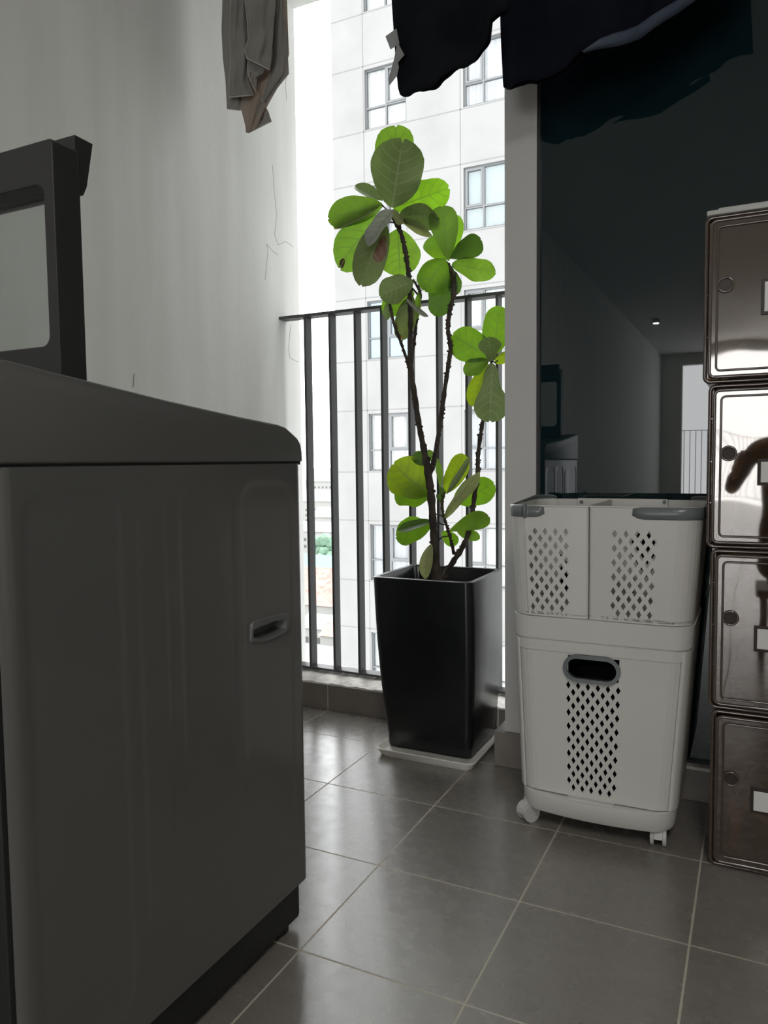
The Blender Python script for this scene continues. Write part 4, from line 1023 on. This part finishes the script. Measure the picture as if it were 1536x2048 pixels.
# net edge: a turned-up strip along the hem
hem = [(1168,106,2),(1185,101,10),(1205,97,20),(1232,93,26),(1255,87,26),(1280,78,27),(1305,59,26),(1330,42,25),(1358,25,24),(1400,-6,24)]
vs = []; 
for (a_, c_, h_) in hem:
    p = PX(a_, c_, 1, HY-.024); q_ = PX(a_-4, c_-h_, 1, HY-.030); mid = (p+q_)/2+Vector((0,-.006,0)); vs += [p, mid, q_]
fs = [(i*3+j, (i+1)*3+j, (i+1)*3+j+1, i*3+j+1) for i in range(len(hem)-1) for j in range(2)]
o = mesh_obj('net_edge', vs, fs, M['mesh_cloth'], pn, smooth=True); s_ = o.modifiers.new('s', 'SOLIDIFY'); s_.thickness = .001
rebase(pn)
# beige garment: overlapping folded layers at the left
be = thing('beige_shirt', 'crumpled grey-beige cotton shirt hanging by the left wall', 'clothing', (-0.62, HY, HZ))
def panel(name, left, right, y, mt, bulge=.012, seed=1, parent=be, folds=2.0, hemk=.004, lip=True):
    """left and right silhouettes as pixel polylines from the rail down"""
    nu, nv = 18, 30; vs = []
    def along(pl, t):
        n_ = len(pl)-1; k_ = min(int(t*n_), n_-1); f = t*n_-k_; return (pl[k_][0]+(pl[k_+1][0]-pl[k_][0])*f, pl[k_][1]+(pl[k_+1][1]-pl[k_][1])*f)
    rnd = random.Random(seed); ph = rnd.uniform(0,6)
    for j in range(nv+1):
        t = j/nv; a_ = along(left, t); c_ = along(right, t)
        for i in range(nu+1):
            u = i/nu; px_, py_ = a_[0]+(c_[0]-a_[0])*u, a_[1]+(c_[1]-a_[1])*u
            yy = y - bulge*math.sin(math.pi*u) + .004*math.sin(u*math.pi*2*folds+ph+t*1.3) + .0036*math.sin(t*17+u*7+ph)*math.sin(u*9)
            vs.append(PX(px_, py_, 1, yy))
    fs = [(j*(nu+1)+i, j*(nu+1)+i+1, (j+1)*(nu+1)+i+1, (j+1)*(nu+1)+i) for j in range(nv) for i in range(nu)]
    o = mesh_obj(name, vs, fs, mt, parent, smooth=True); s_ = o.modifiers.new('s', 'SOLIDIFY'); s_.thickness = .0016
    if lip:
        e = MB(); e.tube([vs[nv*(nu+1)+i]+Vector((0,-.001,0)) for i in range(nu+1)], .0016, 6); e.tube([vs[j*(nu+1)]+Vector((0,-.001,0)) for j in range(nv+1)], .0015, 6)
        e.build('seam', M['beige_seam'], o, smooth=True)
    return o
TOPY = -290
panel('back_panel', [(440,TOPY),(443,-100),(446,0),(444,60),(447,120),(452,160),(455,218)], [(500,TOPY),(500,-100),(500,0),(500,60),(500,120),(498,160),(481,221)], HY+.03, M['beige'], .010, 1)
panel('inner_lining', [(470,TOPY),(470,0),(474,100),(478,180),(482,215),(490,250),(493,266)], [(570,TOPY),(574,0),(576,60),(578,110),(560,165),(534,212),(512,258)], HY+.022, M['beige_in'], .004, 2, lip=False)
panel('right_panel', [(536,TOPY),(545,-100),(545,0),(544,60),(546,110),(540,150),(524,200)], [(562,TOPY),(566,-100),(568,0),(573,60),(576,110),(578,148),(530,206)], HY+.012, M['beige'], .006, 3, folds=1)
panel('tail_panel', [(516,190),(511,215),(503,240),(497,266)], [(528,200),(533,215),(539,230),(543,243)], HY+.03, M['beige'], .004, 8, folds=1.5)
panel('middle_panel', [(462,TOPY),(464,-100),(463,0),(461,60),(462,120),(460,160),(459,195)], [(503,TOPY),(500,-100),(495,0),(497,60),(497,120),(497,160),(508,190)], HY+.002, M['beige'], .010, 4)
panel('sleeve_panel', [(484,TOPY),(486,-100),(490,0),(496,50),(497,80),(490,100),(494,117)], [(548,TOPY),(550,-100),(552,0),(548,50),(545,90),(543,120),(540,140)], HY-.016, M['beige'], .012, 5)
panel('cuff_panel', [(497,118),(496,135),(497,148),(500,160),(505,170),(512,182)], [(532,130),(528,146),(520,150),(514,158),(514,172),(513,183)], HY-.004, M['beige'], .004, 6, folds=1)
rebase(be)

# ================================================================== NEIGHBOURING TOWER
FY = 17.8; FX0 = -10.15; FX1 = 180.0  # right end stretched far out of view to block sky light
tw = thing('apartment_tower', 'white panelled high-rise with aluminium windows standing across from the balcony', 'building', (0, FY+6, -45))
cols = [(-9.12, -7.87, .62), (-6.26, -4.75, .35), (-2.6, -1.35, .5), (0.3, 1.8, .35), (3.2, 4.45, .5), (6.2, 7.7, .35)]
FH = 3.11; tops = [8.41+FH*k for k in (3,2,1,0,-1,-2,-3,-4,-5)]
WH = 1.60
# front wall built round the window openings
b = MB(); xb = [FX0]
for c_ in cols: xb += [c_[0], c_[1]]
xb.append(FX1)
zlo, zhi = -45, 70
for i in range(0, len(xb)-1, 2): b.box((xb[i], FY, zlo), (xb[i+1], FY+.25, zhi))
for c_ in cols:
    z = zlo
    for tz in sorted(tops): b.box((c_[0], FY, z), (c_[1], FY+.25, tz-WH)); z = tz
    b.box((c_[0], FY, z), (c_[1], FY+.25, zhi))
b.box((FX0, FY+.25, zlo), (FX0+.25, FY+12, zhi)); b.box((FX1-.25, FY+.25, zlo), (FX1, FY+12, zhi)); b.box((FX0, FY+11.75, zlo), (FX1, FY+12, zhi)); b.box((FX0, FY, zhi), (FX1, FY+12, zhi+.3))
b.build('outer_wall', M['concrete'], tw)
j = MB()
for tz in tops:
    for z in (tz+.10, tz-WH-.03): j.box((FX0, FY-.004, z-.012), (FX1, FY+.01, z+.012))
for x in (-9.16, -6.34, -3.4, -2.65, 0.2, 3.1, 6.1): j.box((x-.011, FY-.004, zlo), (x+.011, FY+.01, zhi))
j.build('panel_joint', M['joint'], tw)
MB().box((FX0+.3, FY+1.6, zlo), (FX1-.3, FY+1.7, zhi-1)).build('inner_wall', M['room_dark'], tw)
def curtain(x0, x1, z0, z1, y, amp=.03):
    n_ = 60; vs = []; 
    for i in range(n_+1):
        x = x0+(x1-x0)*i/n_; yy = y+amp*math.sin(i*1.25)+amp*.5*math.sin(i*.6+1); vs += [(x, yy, z0), (x, yy, z1)]
    return MB().add(vs, [(2*i, 2*i+2, 2*i+3, 2*i+1) for i in range(n_)])
for ci_, (x0, x1, ms) in enumerate(cols):
    for ti, tz in enumerate(tops):
        if ci_ > 1 and (ti < 2 or ti > 6): continue
        z1 = tz; z0 = tz-WH; xm = x0+(x1-x0)*ms if ci_ % 2 else (x0+x1)/2; zm = z0+.58; t_ = .045
        f = MB(); f.box((x0, FY+.06, z0), (x0+t_, FY+.14, z1)); f.box((x1-t_, FY+.06, z0), (x1, FY+.14, z1)); f.box((x0+t_, FY+.06, z0), (x1-t_, FY+.14, z0+t_)); f.box((x0+t_, FY+.06, z1-t_), (x1-t_, FY+.14, z1))
        f.box((xm-t_*.5, FY+.06, z0+t_), (xm+t_*.5, FY+.14, z1-t_)); f.box((x0+t_, FY+.06, zm-t_*.5), (xm-t_*.5, FY+.14, zm+t_*.5)); f.box((xm+t_*.5, FY+.06, zm-t_*.5), (x1-t_, FY+.14, zm+t_*.5))
        sx0, sx1 = (x0+t_, xm-t_*.5) if ci_ % 2 else (xm+t_*.5, x1-t_)
        f.box((sx0, FY+.045, zm+.02), (sx0+.05, FY+.10, z1-t_)); f.box((sx1-.05, FY+.045, zm+.02), (sx1, FY+.10, z1-t_)); f.box((sx0+.05, FY+.045, zm+.02), (sx1-.05, FY+.10, zm+.075)); f.box((sx0+.05, FY+.045, z1-t_-.05), (sx1-.05, FY+.10, z1-t_))
        wf = f.build('window', M['win_frame'], tw)
        if ti == 4 and ci_ == 0: pm = M['blue_glass']
        else: pm = M['pane']
        MB().box((x0+t_, FY+.10, z0+t_), (x1-t_, FY+.106, z1-t_)).build('pane', pm, wf)
        if ci_ == 1 and ti == 3:
            bl = MB(); nb = 15
            for q in range(nb): z = z0+t_+(z1-z0-2*t_)*q/nb; bl.prism([(FY+.16, z), (FY+.19, z+.02), (FY+.165, z+(z1-z0)/nb-.004)], x0+t_, x1-t_, 0)
            bl.build('blind', M['blind'], wf)
        elif not (ti == 4 and ci_ == 0):
            curtain(x0+.02, x1-.02, z0, z1, FY+.22).build('curtain', M['curtain'] if (ti+ci_) % 3 else M['curtain_sheer'], wf, smooth=True)
        else: MB().box((x0, FY+.4, z0), (x1, FY+.42, z1)).build('curtain', M['curtain_sheer'], wf)
rebase(tw)

# ================================================================== CITY FAR BELOW
GZ = -42.0
struct(MB().box((-900, 3, GZ-1), (400, 1600, GZ)).build('floor_city', M['ground']))
AZ = ray(648, 924); AZ = Vector((AZ.x, AZ.y, 0)).normalized(); LAT = Vector((AZ.y, -AZ.x, 0))
def house(r_, lat, w_, d_, h_, roof, lab, name='house', roofh=None):
    p = Vector((CAM.x, CAM.y, 0)) + AZ*r_ + LAT*lat; x, y = p.x, p.y
    t = thing(name, lab, 'house' if name == 'house' else 'warehouse', (x, y+d_/2, GZ))
    MB().box((x-w_/2, y, GZ), (x+w_/2, y+d_, GZ+h_)).build('wall', M['house_wall'], t)
    rh = roofh or h_*.3; b = MB()
    b.add([(x-w_/2-.4, y-.4, GZ+h_), (x+w_/2+.4, y-.4, GZ+h_), (x+w_/2+.4, y+d_+.4, GZ+h_), (x-w_/2-.4, y+d_+.4, GZ+h_), (x-w_/2-.4, y+d_/2, GZ+h_+rh), (x+w_/2+.4, y+d_/2, GZ+h_+rh)],
        [(0,1,5,4), (2,3,4,5), (0,4,3), (1,2,5), (0,3,2,1)])
    b.build('roof', roof, t)
    for fl_ in range(max(1, int(h_/6))):
        wn = MB()
        for q in range(max(2, int(w_/3))):
            xx = x-w_/2+1+q*3; zz_ = GZ+h_*.45+fl_*3
            if xx+1.2 < x+w_/2 and zz_+1.3 < GZ+h_: wn.box((xx, y-.05, zz_), (xx+1.2, y, zz_+1.3))
        if wn.v: wn.build('window_row', M['win_frame'], t)
    rebase(t)
G = M['grey_roof']
house(128, 0, 11, 6, 6, M['yellow_roof'], 'small cream-roofed house, the nearest one seen below between the balusters', roofh=2)
house(140, -2.5, 9, 6.5, 6, G, 'small grey-roofed house just behind the nearest cream-roofed house')
house(152, 3, 10, 7, 7, M['red_roof'], 'small house with a dull red roof between grey and green roofs', roofh=2)
house(164, 0, 14, 8, 6, M['green_roof'], 'low house with a pale green sheet roof, nearer than the long red tile roof', roofh=2.5)
house(181, 0, 34, 18, 8, M['red_roof'], 'long house under a wide faded red tile roof far below the balcony', roofh=8)
house(212, 0, 40, 16, 11, M['blue_roof'], 'pale warehouse with a light blue metal roof behind the long red roof', name='warehouse', roofh=4.5)
house(292, 4, 22, 13, 10, G, 'pale house behind the city trees, lowest of the hazy far row')
house(325, -5, 24, 14, 13, G, 'pale mid-height block behind the lowest house of the hazy far row')
house(365, 5, 28, 16, 16, G, 'hazy grey block with a shallow roof in the middle of the far row')
house(425, -5, 34, 18, 21, G, 'tall hazy grey block next to last on the skyline')
house(505, 6, 44, 20, 30, G, 'tallest and farthest hazy grey block on the skyline')
def blob_tree(r_, lat, h_, lab):
    p = Vector((CAM.x, CAM.y, 0)) + AZ*r_ + LAT*lat; t = thing('city_tree', lab, 'tree', (p.x, p.y, GZ), 'trees in the city below')
    MB().cyl((p.x, p.y, GZ), (p.x, p.y, GZ+h_*.5), h_*.04, 8).build('trunk', M['trunk'], t)
    b = MB(); rnd = random.Random(int(r_*lat))
    for _ in range(26):
        c_ = Vector((p.x+rnd.uniform(-.2,.2)*h_, p.y+rnd.uniform(-.2,.2)*h_, GZ+h_*(.62+rnd.uniform(-.18,.25)))); bm = bmesh.new(); bmesh.ops.create_icosphere(bm, subdivisions=2, radius=h_*rnd.uniform(.1,.16))
        for v in bm.verts: v.co = v.co*(1+rnd.uniform(-.15,.15))+c_
        bm.verts.index_update(); b.add([v.co.copy() for v in bm.verts], [tuple(v.index for v in f.verts) for f in bm.faces]); bm.free()
    b.build('crown', M['tree'], t); rebase(t)
blob_tree(246, -5, 14, 'blue-green leafy tree, left one of the pair behind the blue-roofed warehouse')
blob_tree(246, 7, 13, 'blue-green leafy tree, right one of the pair behind the blue-roofed warehouse')
blob_tree(272, 0, 17, 'taller blue-green tree standing behind the pair of city trees')

# ================================================================== PHOTOGRAPHER (seen only as a reflection in the shoe box doors)
pr = thing('person', 'person in black seated low, holding up a phone, reflected in a smoked box door', 'person', (0.80, -1.55, 0))
def skin_body(name, nodes, edges, mt, parent, sub=2):
    me = bpy.data.meshes.new(name); me.from_pydata([n_[0] for n_ in nodes], edges, []); o = bpy.data.objects.new(name, me); COL.objects.link(o); o.parent = parent
    sk = o.modifiers.new('skin', 'SKIN'); sk.use_smooth_shade = True; me.skin_vertices or None
    if not me.skin_vertices: me.skin_vertices.new() if hasattr(me.skin_vertices, 'new') else None
    lay = me.skin_vertices[0].data
    for i, n_ in enumerate(nodes): lay[i].radius = (n_[1], n_[1]*(n_[2] if len(n_) > 2 else 1))
    lay[0].use_root = True
    ss = o.modifiers.new('sub', 'SUBSURF'); ss.levels = sub; ss.render_levels = sub
    me.materials.append(mt); return o
bx, byy = 0.85, -1.50
nodes = [((bx,byy,.40),.14),((bx,byy+.02,.58),.13),((bx,byy+.05,.76),.15),((bx,byy+.06,.90),.10),((bx,byy+.08,.98),.05),
         ((bx-.17,byy+.06,.88),.06),((bx-.25,byy+.16,.70),.045),((CAM.x-.082,byy+.34,.77),.034),
         ((bx+.17,byy+.06,.88),.06),((bx+.24,byy+.16,.68),.045),((CAM.x+.082,byy+.34,.77),.034),
         ((bx-.09,byy+.02,.38),.10),((bx-.06,byy+.42,.42),.07),((bx-.05,byy+.40,.10),.045),((bx-.05,byy+.50,.04),.04),
         ((bx+.12,byy+.02,.38),.10),((bx+.19,byy+.42,.42),.07),((bx+.19,byy+.40,.10),.045),((bx+.19,byy+.50,.04),.04)]
edges = [(0,1),(1,2),(2,3),(3,4),(3,5),(5,6),(6,7),(3,8),(8,9),(9,10),(0,11),(11,12),(12,13),(13,14),(0,15),(15,16),(16,17),(17,18)]
skin_body('clothed_body', nodes, edges, M['black_cloth'], pr)
hd_ = MB(); bm = bmesh.new(); bmesh.ops.create_uvsphere(bm, u_segments=28, v_segments=20, radius=1)
hc = Vector((bx-.01, byy+.10, 1.11))
for v in bm.verts:
    x, y, z = v.co
    s = 1-.25*max(0, -z)**1.5
    ny = y*.098*s; 
    if y > .5: ny += .012*math.exp(-((x/.18)**2+((z+.12)/.22)**2))*1.6      # nose
    if y > .3: ny -= .008*math.exp(-(((abs(x)-.38)/.16)**2+((z-.08)/.12)**2))      # eye sockets
    if y > .3: ny += .005*math.exp(-((x/.3)**2+((z+.5)/.08)**2))              # lips
    v.co = hc+Vector((x*.075*s, ny, z*.115))
bm.verts.index_update(); hd_.add([v.co.copy() for v in bm.verts], [tuple(v.index for v in f.verts) for f in bm.faces]); bm.free()
for s in (-1, 1): hd_.tube([hc+Vector((s*.072,-.005,.02)), hc+Vector((s*.084,-.012,.005)), hc+Vector((s*.074,-.006,-.03))], [.008,.012,.006], 8)
hd_.tube([hc+Vector((0,-.02,-.08)), hc+Vector((0,-.03,-.15))], [.05,.052], 14)
hd_.build('head', M['skin'], pr, smooth=True)
hb = MB(); bm = bmesh.new(); bmesh.ops.create_uvsphere(bm, u_segments=28, v_segments=20, radius=1)
for v in bm.verts:
    x, y, z = v.co
    back = y < .35
    v.co = hc+Vector((x*.088, y*.105-.014, z*.125+.012)) if (back or z > .45) else hc+Vector((x*.07, y*.08-.02, z*.1+.01))
    if z < -.2 and back: v.co.z -= .10*(-z); v.co.y -= .01
bm.verts.index_update(); hb.add([v.co.copy() for v in bm.verts], [tuple(v.index for v in f.verts) for f in bm.faces]); bm.free()
hb.build('hair', M['hair'], pr, smooth=True)
def hand(cx, cy, cz, s):
    # palm behind the phone edge, four unequal fingers curled round it and a thumb
    nodes = [((cx, cy-.06, cz-.075),.019),((cx,cy-.03,cz-.045),.026,.6),((cx,cy-.022,cz-.005),.024,.5)]; edges = [(0,1),(1,2)]
    for k, (dz, ln) in enumerate(((.030,.030),(.012,.034),(-.006,.031),(-.022,.025))):
        i0 = len(nodes); nodes += [((cx+s*.010,cy-.018,cz+dz),.0095),((cx-s*.002,cy-.004+.010,cz+dz+.001),.0088),((cx-s*ln*.6,cy+.012,cz+dz),.008),((cx-s*ln,cy+.011,cz+dz-.001),.0068)]
        edges += [(2,i0),(i0,i0+1),(i0+1,i0+2),(i0+2,i0+3)]
    i0 = len(nodes); nodes += [((cx-s*.008,cy-.035,cz-.020),.011),((cx-s*.026,cy-.026,cz-.002),.0095),((cx-s*.036,cy-.020,cz+.012),.008)]
    edges += [(1,i0),(i0,i0+1),(i0+1,i0+2)]
    skin_body('hand', nodes, edges, M['skin'], pr, 2)
hand(CAM.x-.086+.01, CAM.y-.055, CAM.z-.010, -1); hand(CAM.x+.076, CAM.y-.055, CAM.z-.010, 1)
rebase(pr)
ph_ = MB(); ph_.bbox((CAM.x-.075, CAM.y-.050, CAM.z-.040), (CAM.x+.073, CAM.y-.042, CAM.z+.038), .003, 3)
tag(ph_.build('mobile_phone', M['phone'], angle=40), 'dark mobile phone held up sideways in both hands of the reflected person', 'phone')
st = thing('stool', 'low dark stool under the seated person, seen only in reflection', 'stool', (bx, byy, 0))
MB().bbox((bx-.16, byy-.16, .24), (bx+.16, byy+.16, .27), .01, 3).build('seat', M['wood'], st)
for sx in (-1, 1):
    for sy in (-1, 1): MB().bbox((bx+sx*.13-.015, byy+sy*.13-.015, 0), (bx+sx*.13+.015, byy+sy*.13+.015, .241), .003).build('leg', M['wood'], st)
rebase(st)
